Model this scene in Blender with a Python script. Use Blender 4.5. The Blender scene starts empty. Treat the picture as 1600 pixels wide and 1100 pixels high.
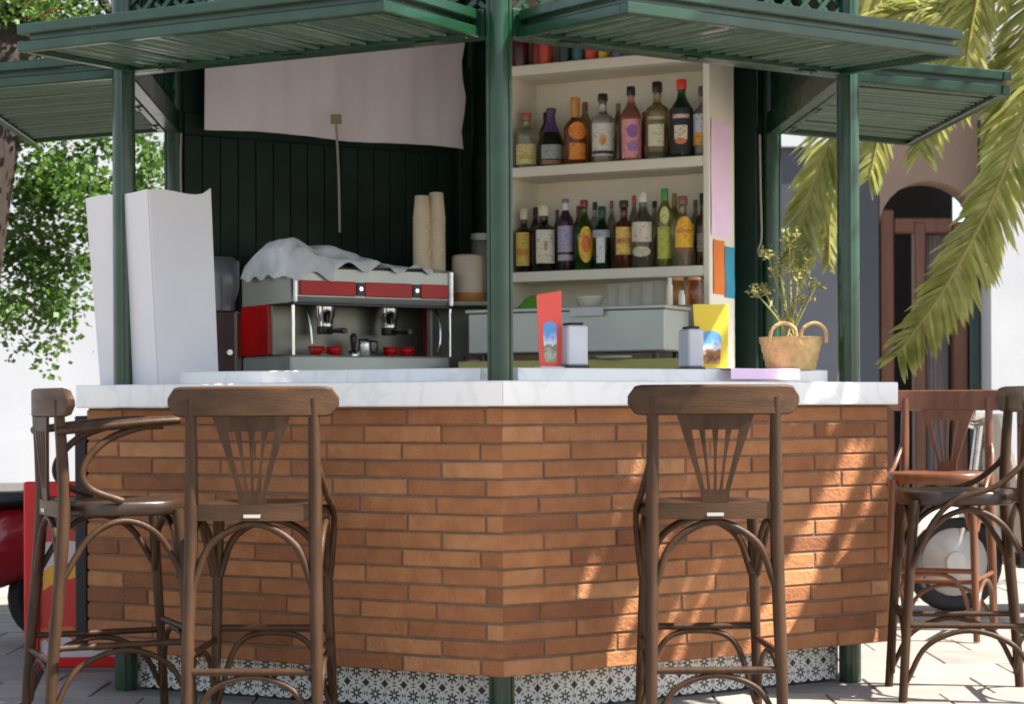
import bpy, bmesh, math, random
from mathutils import Vector, Matrix
random.seed(7)
R = math.radians
S = bpy.context.scene
COL = S.collection

# ------------------------------------------------------------------ camera, world, sun, exposure
F = 3053.0                       # focal length in photo pixels (1600 wide)
HC = 1.02                        # camera height
cam = bpy.data.cameras.new('camera')
cam.sensor_width = 36; cam.lens = F / 1600 * 36
cam.shift_y = 84 / 1600
cam.clip_start = 0.1; cam.clip_end = 400
cam.dof.use_dof = True; cam.dof.focus_distance = 6.6; cam.dof.aperture_fstop = 5.6
co = bpy.data.objects.new('camera', cam); COL.objects.link(co)
co.location = (0, 0, HC); co.rotation_euler = (R(90), R(.25), 0)
S.camera = co

SUN_AZ, SUN_EL = 14.0, 52.0      # azimuth from +X towards the camera, elevation
sd = Vector((math.cos(R(SUN_EL)) * math.cos(R(SUN_AZ)), -math.cos(R(SUN_EL)) * math.sin(R(SUN_AZ)), math.sin(R(SUN_EL))))
w = bpy.data.worlds.new('World'); S.world = w; w.use_nodes = True
nt = w.node_tree; bg = nt.nodes['Background']
sky = nt.nodes.new('ShaderNodeTexSky'); sky.sky_type = 'NISHITA'; sky.sun_disc = False
sky.sun_elevation = R(SUN_EL); sky.sun_rotation = math.atan2(sd.x, sd.y)
hsv = nt.nodes.new('ShaderNodeHueSaturation'); hsv.inputs['Saturation'].default_value = .62
nt.links.new(sky.outputs[0], hsv.inputs['Color']); nt.links.new(hsv.outputs[0], bg.inputs[0]); bg.inputs[1].default_value = 0.095
sl = bpy.data.lights.new('sun', 'SUN'); sl.energy = 5.0; sl.angle = R(0.5); sl.color = (1, .93, .83)
so = bpy.data.objects.new('sun', sl); COL.objects.link(so)
so.rotation_euler = sd.to_track_quat('Z', 'Y').to_euler()
S.view_settings.view_transform = 'Standard'; S.view_settings.look = 'None'
S.view_settings.gamma = 1; S.view_settings.use_curve_mapping = False
S.view_settings.exposure = 1.65
S.render.engine = 'CYCLES'
cy = S.cycles
cy.max_bounces = 10; cy.diffuse_bounces = 5; cy.glossy_bounces = 4; cy.transmission_bounces = 8
cy.transparent_max_bounces = 8; cy.caustics_reflective = False; cy.caustics_refractive = False
cy.sample_clamp_indirect = 6; cy.use_denoising = True
cy.filter_width = 1.9

# ------------------------------------------------------------------ materials
MATS = {}
def mat(name, c1, c2=None, scale=8.0, rough=.5, metal=0.0, bump=0.0, bscale=60.0, rand=0.0, spec=.5,
        trans=0.0, coat=0.0, transl=0.0, stretch=None, detail=4.0):
    if name in MATS: return MATS[name]
    m = bpy.data.materials.new(name); m.use_nodes = True
    n = m.node_tree.nodes; l = m.node_tree.links
    b = n['Principled BSDF']
    b.inputs['Roughness'].default_value = rough; b.inputs['Metallic'].default_value = metal
    b.inputs['Specular IOR Level'].default_value = spec
    b.inputs['Transmission Weight'].default_value = trans
    b.inputs['Coat Weight'].default_value = coat
    tc = n.new('ShaderNodeTexCoord'); vec = tc.outputs['Object']
    oi = n.new('ShaderNodeObjectInfo')
    ad = n.new('ShaderNodeVectorMath'); ad.operation = 'ADD'
    sc_ = n.new('ShaderNodeVectorMath'); sc_.operation = 'SCALE'; sc_.inputs[0].default_value = (37, 91, 53)
    l.new(oi.outputs['Random'], sc_.inputs['Scale']); l.new(vec, ad.inputs[0]); l.new(sc_.outputs[0], ad.inputs[1])
    vec = ad.outputs[0]
    if stretch:
        mp = n.new('ShaderNodeMapping'); mp.inputs['Scale'].default_value = stretch
        l.new(vec, mp.inputs[0]); vec = mp.outputs[0]
    c2 = c2 or tuple(x * .8 for x in c1)
    no = n.new('ShaderNodeTexNoise'); no.inputs['Scale'].default_value = scale; no.inputs['Detail'].default_value = detail
    l.new(vec, no.inputs['Vector'])
    cr = n.new('ShaderNodeValToRGB'); cr.color_ramp.elements[0].position = .3; cr.color_ramp.elements[1].position = .7
    cr.color_ramp.elements[0].color = (*c1, 1); cr.color_ramp.elements[1].color = (*c2, 1)
    l.new(no.outputs['Fac'], cr.inputs[0]); col = cr.outputs[0]
    if rand:
        hs = n.new('ShaderNodeHueSaturation')
        mr = n.new('ShaderNodeMapRange'); mr.inputs[3].default_value = 1 - rand; mr.inputs[4].default_value = 1 + rand
        l.new(oi.outputs['Random'], mr.inputs[0]); l.new(mr.outputs[0], hs.inputs['Value']); l.new(col, hs.inputs['Color'])
        col = hs.outputs[0]
    l.new(col, b.inputs['Base Color'])
    if bump:
        n2 = n.new('ShaderNodeTexNoise'); n2.inputs['Scale'].default_value = bscale; n2.inputs['Detail'].default_value = 3
        l.new(vec, n2.inputs['Vector'])
        bp = n.new('ShaderNodeBump'); bp.inputs['Strength'].default_value = bump; bp.inputs['Distance'].default_value = .01
        l.new(n2.outputs['Fac'], bp.inputs['Height']); l.new(bp.outputs[0], b.inputs['Normal'])
        rr = n.new('ShaderNodeMapRange'); rr.inputs[3].default_value = max(0, rough - .12); rr.inputs[4].default_value = min(1, rough + .12)
        l.new(no.outputs['Fac'], rr.inputs[0]); l.new(rr.outputs[0], b.inputs['Roughness'])
    if transl:
        tr = n.new('ShaderNodeBsdfTranslucent'); mx = n.new('ShaderNodeMixShader'); mx.inputs[0].default_value = transl
        l.new(col, tr.inputs['Color']); l.new(b.outputs[0], mx.inputs[1]); l.new(tr.outputs[0], mx.inputs[2])
        l.new(mx.outputs[0], n['Material Output'].inputs[0])
    MATS[name] = m
    return m

def brick_mat():
    m = mat('terracotta', (.26, .100, .035), (.34, .150, .060), scale=14, rough=.88, bump=.6, bscale=70, rand=0)
    n = m.node_tree.nodes; l = m.node_tree.links; b = n['Principled BSDF']
    oi = [x for x in n if x.type == 'OBJECT_INFO'][0]; cr0 = [x for x in n if x.type == 'VALTORGB'][0]
    cr = n.new('ShaderNodeValToRGB'); cr.color_ramp.interpolation = 'LINEAR'
    e = cr.color_ramp.elements
    e[0].position = 0; e[0].color = (.55, .47, .45, 1); e[1].position = 1; e[1].color = (1.25, 1.42, 1.55, 1)
    for p, c in ((.12, (.80, .72, .68, 1)), (.45, (.95, .92, .9, 1)), (.75, (1.08, 1.05, 1.0, 1)), (.92, (1.15, 1.22, 1.25, 1))):
        x = e.new(p); x.color = c
    mu = n.new('ShaderNodeMix'); mu.data_type = 'RGBA'; mu.blend_type = 'MULTIPLY'; mu.inputs[0].default_value = 1
    l.new(oi.outputs['Random'], cr.inputs[0]); l.new(cr0.outputs[0], mu.inputs[6]); l.new(cr.outputs[0], mu.inputs[7])
    l.new(mu.outputs[2], b.inputs['Base Color'])
    return m

def tile_mat(px=.0745):
    m = bpy.data.materials.new('patterned_tile'); m.use_nodes = True
    n = m.node_tree.nodes; l = m.node_tree.links; b = n['Principled BSDF']; b.inputs['Roughness'].default_value = .3
    tc = n.new('ShaderNodeTexCoord'); sp = n.new('ShaderNodeSeparateXYZ'); l.new(tc.outputs['Object'], sp.inputs[0])
    def M(op, a, bb=None, c=None):
        x = n.new('ShaderNodeMath'); x.operation = op
        for i, v in enumerate((a, bb, c)):
            if v is None: continue
            if isinstance(v, (int, float)): x.inputs[i].default_value = v
            else: l.new(v, x.inputs[i])
        return x.outputs[0]
    def fr(o): return M('SUBTRACT', M('FRACT', M('DIVIDE', M('ADD', o, 5 * px), px)), .5)
    x = fr(sp.outputs[0]); z = fr(sp.outputs[2])
    r = M('SQRT', M('ADD', M('MULTIPLY', x, x), M('MULTIPLY', z, z)))
    th = M('ARCTAN2', z, x)
    star = M('LESS_THAN', r, M('ADD', .23, M('MULTIPLY', .10, M('COSINE', M('MULTIPLY', th, 8)))))
    hole = M('LESS_THAN', r, .075)
    ring = M('MULTIPLY', M('GREATER_THAN', r, .41), M('LESS_THAN', r, M('ADD', .445, M('MULTIPLY', .035, M('COSINE', M('MULTIPLY', th, 8))))))
    corner = M('GREATER_THAN', M('ADD', M('ABSOLUTE', x), M('ABSOLUTE', z)), .80)
    k = M('MAXIMUM', M('MAXIMUM', M('SUBTRACT', star, hole), ring), corner)
    k = M('MINIMUM', M('MAXIMUM', k, 0), 1)
    mx = n.new('ShaderNodeMix'); mx.data_type = 'RGBA'
    mx.inputs[6].default_value = (.74, .72, .67, 1); mx.inputs[7].default_value = (.014, .016, .024, 1)
    l.new(k, mx.inputs[0]); l.new(mx.outputs[2], b.inputs['Base Color'])
    return m

def marble_mat():
    m = mat('white_marble', (.80, .79, .77), (.76, .755, .74), scale=3, rough=.3)
    n = m.node_tree.nodes; l = m.node_tree.links; b = n['Principled BSDF']
    tc = n.new('ShaderNodeTexCoord')
    no = n.new('ShaderNodeTexNoise'); no.inputs['Scale'].default_value = 3.5; no.inputs['Detail'].default_value = 8; no.inputs['Distortion'].default_value = 1.6
    l.new(tc.outputs['Object'], no.inputs['Vector'])
    cr = n.new('ShaderNodeValToRGB'); e = cr.color_ramp.elements
    e[0].position = .455; e[0].color = (.80, .785, .76, 1); e[1].position = .55; e[1].color = (.80, .785, .76, 1)
    x = e.new(.5); x.color = (.72, .71, .69, 1)
    l.new(no.outputs['Fac'], cr.inputs[0]); l.new(cr.outputs[0], b.inputs['Base Color'])
    return m

def picture_mat(name, sky_c, low1, low2, axis=2, z0=0.0, z1=1.0):
    """flat print: a blue sky fading down to a sandy townscape"""
    m = bpy.data.materials.new(name); m.use_nodes = True
    n = m.node_tree.nodes; l = m.node_tree.links; b = n['Principled BSDF']; b.inputs['Roughness'].default_value = .4
    tc = n.new('ShaderNodeTexCoord'); sp = n.new('ShaderNodeSeparateXYZ'); l.new(tc.outputs['Generated'], sp.inputs[0])
    no = n.new('ShaderNodeTexNoise'); no.inputs['Scale'].default_value = 5; l.new(tc.outputs['Generated'], no.inputs['Vector'])
    ad = n.new('ShaderNodeMath'); ad.operation = 'MULTIPLY_ADD'; ad.inputs[1].default_value = .45
    l.new(no.outputs['Fac'], ad.inputs[0]); l.new(sp.outputs[axis], ad.inputs[2])
    cr = n.new('ShaderNodeValToRGB'); e = cr.color_ramp.elements
    e[0].position = .2; e[0].color = (*low1, 1); e[1].position = 1.1; e[1].color = (*sky_c, 1)
    for p, c in ((.42, low2), (.58, tuple(x * .6 for x in low1)), (.68, (.75, .8, .85)), (.95, sky_c)):
        x = e.new(p); x.color = (*c, 1)
    l.new(ad.outputs[0], cr.inputs[0]); l.new(cr.outputs[0], b.inputs['Base Color'])
    return m

GREEN = mat('green_paint', (.006, .042, .017), (.004, .027, .011), scale=9, rough=.3, bump=.03, bscale=20, coat=.15)
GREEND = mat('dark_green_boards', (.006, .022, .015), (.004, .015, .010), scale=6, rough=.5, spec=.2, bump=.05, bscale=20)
SLAT = mat('slat_green_paint', (.085, .145, .10), (.06, .11, .075), scale=5, rough=.26, bump=.05, bscale=14, stretch=(1, .15, 1), coat=.4)
BRICK = brick_mat()
MORTAR = mat('mortar', (.17, .112, .074), (.12, .08, .054), scale=30, rough=.95, bump=.5)
TILE = tile_mat()
MARBLE = marble_mat()
CREAM = mat('cream_paint', (.84, .79, .66), (.80, .75, .62), scale=3, rough=.55, bump=.03, bscale=10)
WHITE = mat('white_board', (.63, .62, .63), (.59, .58, .60), scale=3, rough=.5, bump=.04, bscale=8)
FABRIC = mat('white_canvas', (.76, .70, .72), (.71, .65, .67), scale=4, rough=.8, bump=.15, bscale=12)
WOOD = mat('dark_bentwood', (.060, .029, .0125), (.029, .0135, .006), scale=7, rough=.48, bump=.15, bscale=45, stretch=(5, 5, .8), spec=.25, detail=8)
RAILW = mat('weathered_rail_wood', (.076, .038, .017), (.038, .018, .008), scale=6, rough=.46, bump=.15, bscale=45, stretch=(.8, 5, 5), spec=.25, detail=8)
SEATW = mat('dark_seat_wood', (.035, .019, .011), (.022, .012, .008), scale=5, rough=.35, bump=.05)
STEEL = mat('stainless_steel', (.62, .62, .60), (.5, .5, .49), scale=3, rough=.28, metal=1, bump=.04, bscale=40, stretch=(1, 8, 8))
STEELP = mat('satin_grey_steel', (.52, .54, .49), (.45, .47, .43), scale=3, rough=.4, metal=.35, bump=.03)
CHROME = mat('chrome', (.75, .75, .75), rough=.1, metal=1)
REDP = mat('red_enamel', (.62, .010, .010), (.52, .008, .008), rough=.3, spec=.3)
BLACKP = mat('black_plastic', (.012, .012, .013), rough=.35)
CLOTH = mat('white_cloth', (.86, .86, .86), (.62, .65, .70), scale=14, rough=.9, bump=.3, bscale=25)
PAPERC = mat('cream_paper', (.72, .60, .42), (.66, .54, .37), scale=12, rough=.7)
PINK = mat('pink_paper_and_sun_patch', (.88, .64, .83), (.84, .60, .80), scale=10, rough=.7)
ORANGE = mat('orange_card', (.85, .22, .035), rough=.6)
BLUEC = mat('teal_card', (.05, .33, .47), rough=.6)
YELLOW = mat('yellow_card', (.80, .58, .035), (.76, .54, .03), rough=.5)
REDC = mat('coral_red_card', (.82, .09, .055), (.78, .075, .05), rough=.5)
YLAM = mat('yellow_laminate', (.55, .48, .14), (.48, .41, .11), rough=.4)
PAVE = mat('pale_paving', (.30, .265, .23), (.22, .20, .185), scale=1.6, rough=.9, bump=.25, bscale=25, detail=8)
CONC = mat('grey_concrete', (.27, .26, .25), (.22, .215, .21), scale=4, rough=.9, bump=.2)
PLAST = mat('white_plaster', (.54, .56, .59), (.47, .49, .52), scale=1.2, rough=.9, bump=.08, bscale=20)
PLASTP = mat('rosy_plaster', (.27, .19, .145), (.22, .15, .115), scale=1.5, rough=.9, bump=.1)
SLATE = mat('slate_blue_paint', (.055, .062, .082), (.045, .05, .066), scale=2, rough=.6, bump=.04)
DOORW = mat('reddish_door_wood', (.13, .045, .022), (.085, .03, .015), scale=3, rough=.45, stretch=(8, 8, 1), bump=.05)
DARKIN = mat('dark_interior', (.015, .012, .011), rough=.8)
CURT = mat('lilac_grey_curtain', (.30, .27, .29), (.24, .22, .24), scale=6, rough=.9, stretch=(8, 8, .3), bump=.2)
BARK = mat('bark', (.040, .026, .019), (.020, .013, .010), scale=7, rough=.95, bump=.9, bscale=18, stretch=(3, 3, .6))
LEAF = mat('green_leaf', (.10, .195, .026), (.042, .105, .013), scale=3, rough=.5, transl=.35)
PALM = mat('palm_leaf', (.46, .46, .16), (.21, .25, .045), scale=7, rough=.32, transl=.45)
RACHIS = mat('palm_rib', (.28, .25, .07), (.22, .19, .05), rough=.5)
ROPE = mat('grey_cord', (.34, .31, .25), (.26, .24, .19), scale=80, rough=.9)
WICKER = mat('woven_straw', (.56, .38, .17), (.42, .27, .11), scale=40, rough=.8, bump=.6, bscale=70)
DRYP = mat('dry_plant', (.32, .29, .10), (.18, .20, .06), scale=10, rough=.8)
RUBBER = mat('black_rubber', (.02, .02, .021), rough=.8)
SCOOTW = mat('cream_body_paint', (.70, .68, .62), rough=.25, coat=.5)
BIKER = mat('red_body_paint', (.30, .010, .02), rough=.22, coat=.6)

GL = {}
def glass(c):
    k = 'glass_%d_%d_%d' % tuple(int(x * 255) for x in c)
    c = tuple(x ** .78 for x in c)
    return mat(k, c, c, rough=.04, trans=.85, spec=.5)
def paint(c, rough=.45):
    k = 'print_%d_%d_%d' % tuple(int(x * 255) for x in c)
    return mat(k, c, tuple(min(1, x * 1.12) for x in c), scale=25, rough=rough)
def label_print(c):
    k = 'label_%d_%d_%d' % tuple(int(x * 255) for x in c)
    if k in MATS: return MATS[k]
    dk = tuple(x * .6 for x in c)
    m = mat(k, dk, c, scale=55, rough=.5, stretch=(1, 1, 2.2), detail=2)
    e = [x for x in m.node_tree.nodes if x.type == 'VALTORGB'][0].color_ramp.elements
    e[0].position = .36; e[1].position = .46
    return m
CLEAR = mat('clear_glass', (.80, .80, .76), (.80, .80, .76), rough=.08)
CLEAR.node_tree.nodes['Principled BSDF'].inputs['Alpha'].default_value = .13

# ------------------------------------------------------------------ mesh builder
class MB:
    def __init__(self):
        self.v = []; self.f = []; self.sm = []; self.M = Matrix.Identity(4)
    def add(self, vs, fs, smooth=False):
        o = len(self.v); M = self.M
        self.v += [tuple(M @ Vector(p)) for p in vs]
        for f in fs:
            self.f.append(tuple(o + i for i in f)); self.sm.append(smooth)
        return self
    def box(self, x0, x1, y0, y1, z0, z1):
        return self.add([(x0,y0,z0),(x1,y0,z0),(x1,y1,z0),(x0,y1,z0),(x0,y0,z1),(x1,y0,z1),(x1,y1,z1),(x0,y1,z1)],
                 [(0,3,2,1),(4,5,6,7),(0,1,5,4),(1,2,6,5),(2,3,7,6),(3,0,4,7)])
    def bbox(self, x0, x1, y0, y1, z0, z1, b=.004):
        """box with chamfered edges"""
        vs = []; 
        for z, i in ((z0, b), (z0 + b, 0), (z1 - b, 0), (z1, b)):
            xa, xb, ya, yb = x0 + i, x1 - i, y0 + i, y1 - i
            if i: vs += [(xa, ya, z), (xb, ya, z), (xb, yb, z), (xa, yb, z)] * 1
            else: vs += [(xa + b, ya, z), (xb - b, ya, z), (xb, ya + b, z), (xb, yb - b, z), (xb - b, yb, z), (xa + b, yb, z), (xa, yb - b, z), (xa, ya + b, z)]
        fs = [(3,2,1,0)]
        A = [4 + i for i in range(8)]; B = [12 + i for i in range(8)]; T = [20, 21, 22, 23]; Q = [0, 1, 2, 3]
        for i in range(8): fs.append((A[i], A[(i+1) % 8], B[(i+1) % 8], B[i]))
        for k in range(4):
            a, c = A[2*k], A[(2*k+1) % 8]; d = A[(2*k+2) % 8]
            fs.append((Q[k], Q[(k+1) % 4], c, a)); fs.append((Q[(k+1) % 4], d, c))
            a, c, d = B[2*k], B[(2*k+1) % 8], B[(2*k+2) % 8]
            fs.append((a, c, T[(k+1) % 4], T[k])); fs.append((c, d, T[(k+1) % 4]))
        fs.append((20, 21, 22, 23))
        return self.add(vs, fs)
    def tube(self, pts, r, n=8, closed=False, flat=1.0, smooth=True):
        pts = [Vector(p) for p in pts]; N = len(pts)
        rs = r if isinstance(r, (list, tuple)) else [r] * N
        vs = []; up = None
        for i in range(N):
            a = pts[(i - 1) % N] if (i or closed) else pts[0]
            c = pts[(i + 1) % N] if (i < N - 1 or closed) else pts[-1]
            t = (c - a).normalized()
            if up is None:
                up = Vector((0, 0, 1)) if abs(t.z) < .9 else Vector((1, 0, 0))
            s = t.cross(up).normalized(); up = s.cross(t).normalized()
            for k in range(n):
                q = 2 * math.pi * k / n
                vs.append(pts[i] + s * math.cos(q) * rs[i] + up * math.sin(q) * rs[i] * flat)
        fs = []
        for i in range(N if closed else N - 1):
            j = (i + 1) % N
            for k in range(n):
                fs.append((i*n+k, i*n+(k+1) % n, j*n+(k+1) % n, j*n+k))
        self.add(vs, fs, smooth)
        if not closed:
            self.add(vs[:n], [tuple(range(n))[::-1]]); self.add(vs[-n:], [tuple(range(n))])
        return self
    def lathe(self, prof, n=20, cx=0, cy=0, smooth=True, cap=True, sx=1, sy=1):
        vs = []; 
        for r, z in prof:
            for k in range(n):
                q = 2 * math.pi * k / n
                vs.append((cx + r * sx * math.cos(q), cy + r * sy * math.sin(q), z))
        fs = []
        for i in range(len(prof) - 1):
            for k in range(n):
                fs.append((i*n+k, i*n+(k+1) % n, (i+1)*n+(k+1) % n, (i+1)*n+k))
        self.add(vs, fs, smooth)
        if cap:
            self.add(vs[:n], [tuple(range(n))[::-1]]); self.add(vs[-n:], [tuple(range(n))])
        return self
    def prism(self, outline, axis, a, b):
        """outline: 2D points extruded along axis from a to b"""
        def P(p, t):
            return {0: (t, p[0], p[1]), 1: (p[0], t, p[1]), 2: (p[0], p[1], t)}[axis]
        n = len(outline)
        vs = [P(p, a) for p in outline] + [P(p, b) for p in outline]
        fs = [tuple(range(n)), tuple(range(2*n-1, n-1, -1))] + [(i, i+n, (i+1) % n + n, (i+1) % n) for i in range(n)]
        return self.add(vs, fs)
    def mesh(self, name, m=None):
        me = bpy.data.meshes.new(name); me.from_pydata(self.v, [], self.f)
        me.polygons.foreach_set('use_smooth', self.sm)
        if m: me.materials.append(m)
        bm = bmesh.new(); bm.from_mesh(me); bmesh.ops.recalc_face_normals(bm, faces=bm.faces); bm.to_mesh(me); bm.free()
        return me
    def build(self, name, m, parent=None, loc=None, rz=0.0):
        return link(name, self.mesh(name, m), parent, loc, rz)

def link(name, me, parent=None, loc=None, rz=0.0):
    o = bpy.data.objects.new(name, me); COL.objects.link(o)
    if parent: o.parent = parent
    if loc is not None: o.location = loc
    o.rotation_euler = (0, 0, rz)
    return o
def tag(o, label=None, cat=None, group=None, kind=None):
    if label: o['label'] = label
    if cat: o['category'] = cat
    if group: o['group'] = group
    if kind: o['kind'] = kind
    return o
def thing(name, label, cat, loc=(0,0,0), rz=0.0, group=None):
    o = bpy.data.objects.new(name, None); COL.objects.link(o); o.empty_display_size = .1
    o.location = loc; o.rotation_euler = (0, 0, rz)
    return tag(o, label, cat, group)
def copy_tree(o, parent=None):
    c = o.copy(); COL.objects.link(c)
    if parent: c.parent = parent
    for ch in list(o.children): copy_tree(ch, c)
    return c
def bez(p, n=12):
    """catmull-rom through the points"""
    p = [Vector(q) for q in p]; out = []
    for i in range(len(p) - 1):
        a = p[i-1] if i else p[0]*2 - p[1]; b = p[i]; c = p[i+1]; d = p[i+2] if i + 2 < len(p) else p[-1]*2 - p[-2]
        for k in range(n):
            t = k / n
            out.append(.5 * ((2*b) + (c-a)*t + (2*a-5*b+4*c-d)*t*t + (3*b-a-3*c+d)*t**3))
    out.append(p[-1]); return out
def rz4(a): return Matrix.Rotation(a, 4, 'Z')
def at(px, py, Y): return Vector(((px - 800) / F * Y, Y, HC - (py - 634) / F * Y))

# ------------------------------------------------------------------ ground
m = MB(); N = 24
vs = []; fs = []
m.add([(-150,-30,-.012),(150,-30,-.012),(150,250,-.012),(-150,250,-.012)], [(0,1,2,3)])
g = m.build('ground', PAVE); tag(g, kind='structure')
SLABM = mat('paving_slabs', (.30, .265, .23), (.21, .19, .175), scale=5, rough=.9, bump=.35, bscale=45, detail=8, rand=.12)
pm0 = MB(); pm0.bbox(.003, .397, .003, .397, -.03, 0, .004); pme = pm0.mesh('paving_slab', SLABM)
for i in range(-9, 9):
    for j in range(16):
        o = link('paving_slab', pme, g, (i*.4 + .2*(j % 2) + .1, 5.3 + j*.4, random.uniform(-.0035, -.0005)))
        o.rotation_euler = (random.uniform(-.003, .003), random.uniform(-.003, .003), 0)

# ------------------------------------------------------------------ the kiosk (hexagon, one corner towards the camera)
RB, RP, RS, RT = 1.674, 1.53, 1.715, 1.49
c30 = math.cos(R(30))
AB, AP, AS, AT = RB*c30, RP*c30, RS*c30, RT*c30
V0 = Vector((-.031, 6.24, 0)); TW = R(3)
C0 = V0 + RB * Vector((-math.sin(TW), math.cos(TW), 0))
kiosk = thing('bar_kiosk', 'hexagonal green bar kiosk with brick counter and raised slatted awnings', 'kiosk', C0, TW)
FACES = [30, 90, 150, -150, -90, -30]       # outward normals measured from the camera side; 30 = front right, -30 = front left
def vtx(k, r, z=0): return Vector((r*math.sin(R(60*k)), -r*math.cos(R(60*k)), z))
def kworld(a, u, n, z):
    """a point beside a face: u along it, n outwards from its post plane"""
    p = rz4(R(a)) @ Vector((u, -(AP + n), z))
    return rz4(TW) @ p + C0
HZ = 2.235                                   # awning underside
# posts
post = MB()
prof = []
for k in range(16):
    q = 2*math.pi*k/16
    prof.append((.041*math.cos(q), .041*math.sin(q)))
post.prism(prof, 2, 0, 3.0)
for q in (R(-150), R(-30)):
    post.tube([(.041*math.cos(q), .041*math.sin(q), .0), (.041*math.cos(q), .041*math.sin(q), 3.0)], .0075, 6)
post.sm = [True]*len(post.sm)
pm = post.mesh('post', GREEN)
pm.set_sharp_from_angle(angle=R(50)) if hasattr(pm, 'set_sharp_from_angle') else None
for k in range(6):
    link('post', pm, kiosk, vtx(k, RP), R(60*k))
# floor, tiled plinth
m = MB(); m.prism([tuple(vtx(k, RT-.02)[:2]) for k in range(6)], 2, .004, .30)
plinth = m.build('plinth', CONC, kiosk)
tsz = .149
tm = MB(); tm.bbox(0.001, tsz-.001, -.012, 0, .001, tsz-.001, .0015); tme = tm.mesh('tile', TILE)
for a in FACES:
    if a not in (30, -30, 90, -90): continue
    L = RT; n_t = 10
    for row in range(2):
        for i in range(n_t):
            p = rz4(R(a)) @ Vector((-L/2 + i*tsz, -(AT - .018), .004 + row*tsz))
            link('tile', tme, plinth, p, R(a))
# brick counter front: mortar backing and single bricks
wall = MB()
for a in (30, -30, 90, -90):
    wall.M = rz4(R(a))
    y = -(AB - .0055); hw = (AB - .0055)*math.tan(R(30)); hi = (AB - .06)*math.tan(R(30))
    wall.add([(-hw, y, .155), (hw, y, .155), (hi, y+.046, .155), (-hi, y+.046, .155), (-hw, y, 1.018), (hw, y, 1.018), (hi, y+.046, 1.018), (-hi, y+.046, 1.018)],
             [(0,3,2,1),(4,5,6,7),(0,1,5,4),(1,2,6,5),(2,3,7,6),(3,0,4,7)])
bw = wall.build('brick_wall', MORTAR, kiosk)
PITCH = .8665/15; BH = PITCH - .0068; BT = .030; CH = .0035
def brick_geo(mb, l, mit0, mit1, dx=0, dz=0):
    b0 = BT*math.tan(R(30)) if mit0 else 0; b1 = BT*math.tan(R(30)) if mit1 else 0
    c = CH
    vs = [(b0, BT, 0), (l-b1, BT, 0), (l-b1, BT, BH), (b0, BT, BH),
          (b0*c/BT, c, 0), (l-b1*c/BT, c, 0), (l-b1*c/BT, c, BH), (b0*c/BT, c, BH),
          (c*(not mit0), 0, c), (l-c*(not mit1), 0, c), (l-c*(not mit1), 0, BH-c), (c*(not mit0), 0, BH-c)]
    vs = [(x+dx, y, z+dz) for x, y, z in vs]
    fs = [(3,2,1,0), (8,9,10,11)]
    for k in range(4):
        j = (k+1) % 4
        fs += [(k, j, j+4, k+4), (k+4, j+4, j+8, k+8)]
    mb.add(vs, fs)
BCACHE = {}
BL = .283; JT = .0075
for a in (30, -30, 90, -90):
    sideface = a in (90, -90)
    joined = MB()
    for row in range(15):
        u = -RB/2; z = .1515 + row*PITCH
        seq = []
        x = 0.0
        first = (.55 if (row + (a < 0)) % 2 else 1.0) * BL
        first = min(first, BL) - (.02 if row % 3 == 0 else 0)
        while x < RB - 1e-4:
            l = first if x == 0 else BL
            if RB - x - l < .06: l = RB - x
            seq.append((x, l)); x += l + JT
        for i, (x, l) in enumerate(seq):
            m0, m1 = i == 0, i == len(seq) - 1
            if x + l > RB: l = RB - x
            key = (round(l, 4), m0, m1, random.randrange(5))
            dy = random.uniform(-.0022, .0022) if not (m0 or m1) else random.uniform(-.0008, .0008)
            if sideface:
                joined.M = rz4(R(a)) @ Matrix.Translation((u + x, -AB + dy, z)); brick_geo(joined, l, m0, m1)
                continue
            if key not in BCACHE:
                mb = MB(); brick_geo(mb, l, m0, m1)
                mb.v = [(x_ + (random.uniform(-.0015, .0015) if not (m0 or m1) else 0), y_, z_ + random.uniform(-.0013, .0013)) for x_, y_, z_ in mb.v]; BCACHE[key] = mb.mesh('brick', BRICK)
            o = link('brick', BCACHE[key], bw, rz4(R(a)) @ Vector((u + x, -AB + dy, z + random.uniform(-.0007, .0007))), R(a))
            o.rotation_euler = (random.uniform(-.012, .012)*(not (m0 or m1)), random.uniform(-.003, .003)*(not (m0 or m1)), R(a))
    if sideface:
        tag(joined.build('side_bricks', BRICK, bw), kind='stuff')
m = MB(); m.M = rz4(R(-90)); m.bbox(RB/2-.32, RB/2-.004, -AB-.045, -AB-.004, .17, .99, .004); m.build('end_board', mat('black_board', (.012, .012, .014), rough=.7), kiosk)
# marble slab with mitred corners, raised inner ledge
def ringslab(name, faces, ao, ai, z0, z1, u_lim=None, b=.004):
    for a in faces:
        m = MB(); m.M = rz4(R(a))
        t = math.tan(R(30)); g_ = .0006
        ho, hi = (ao*t - g_, ai*t - g_) if u_lim is None else (u_lim, u_lim)
        o = [(-ho, -ao), (ho, -ao), (hi, -ai), (-hi, -ai)]
        vs = []
        for z, e in ((z0, b), (z0+b, 0), (z1-b, 0), (z1, b)):
            vs += [(x*(1), y + (e if y == -ao else 0), z) for x, y in o]
        fs = [(3,2,1,0), (12,13,14,15)]
        for lv in range(3):
            for k in range(4):
                j = (k+1) % 4; fs.append((lv*4+k, lv*4+j, lv*4+4+j, lv*4+4+k))
        m.add(vs, fs); m.build(name, MARBLE, kiosk)
ringslab('counter_slab', [30, -30, 90, -90], AS, AP - .36, 1.019, 1.10)
ringslab('counter_ledge', [30, -30], AP - .022, AP - .40, 1.1005, 1.146, u_lim=RP/2 - .085)
ringslab('counter_ledge', [90, -90], AP - .022, AP - .34, 1.1005, 1.146, u_lim=RP/2 - .30)
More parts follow.
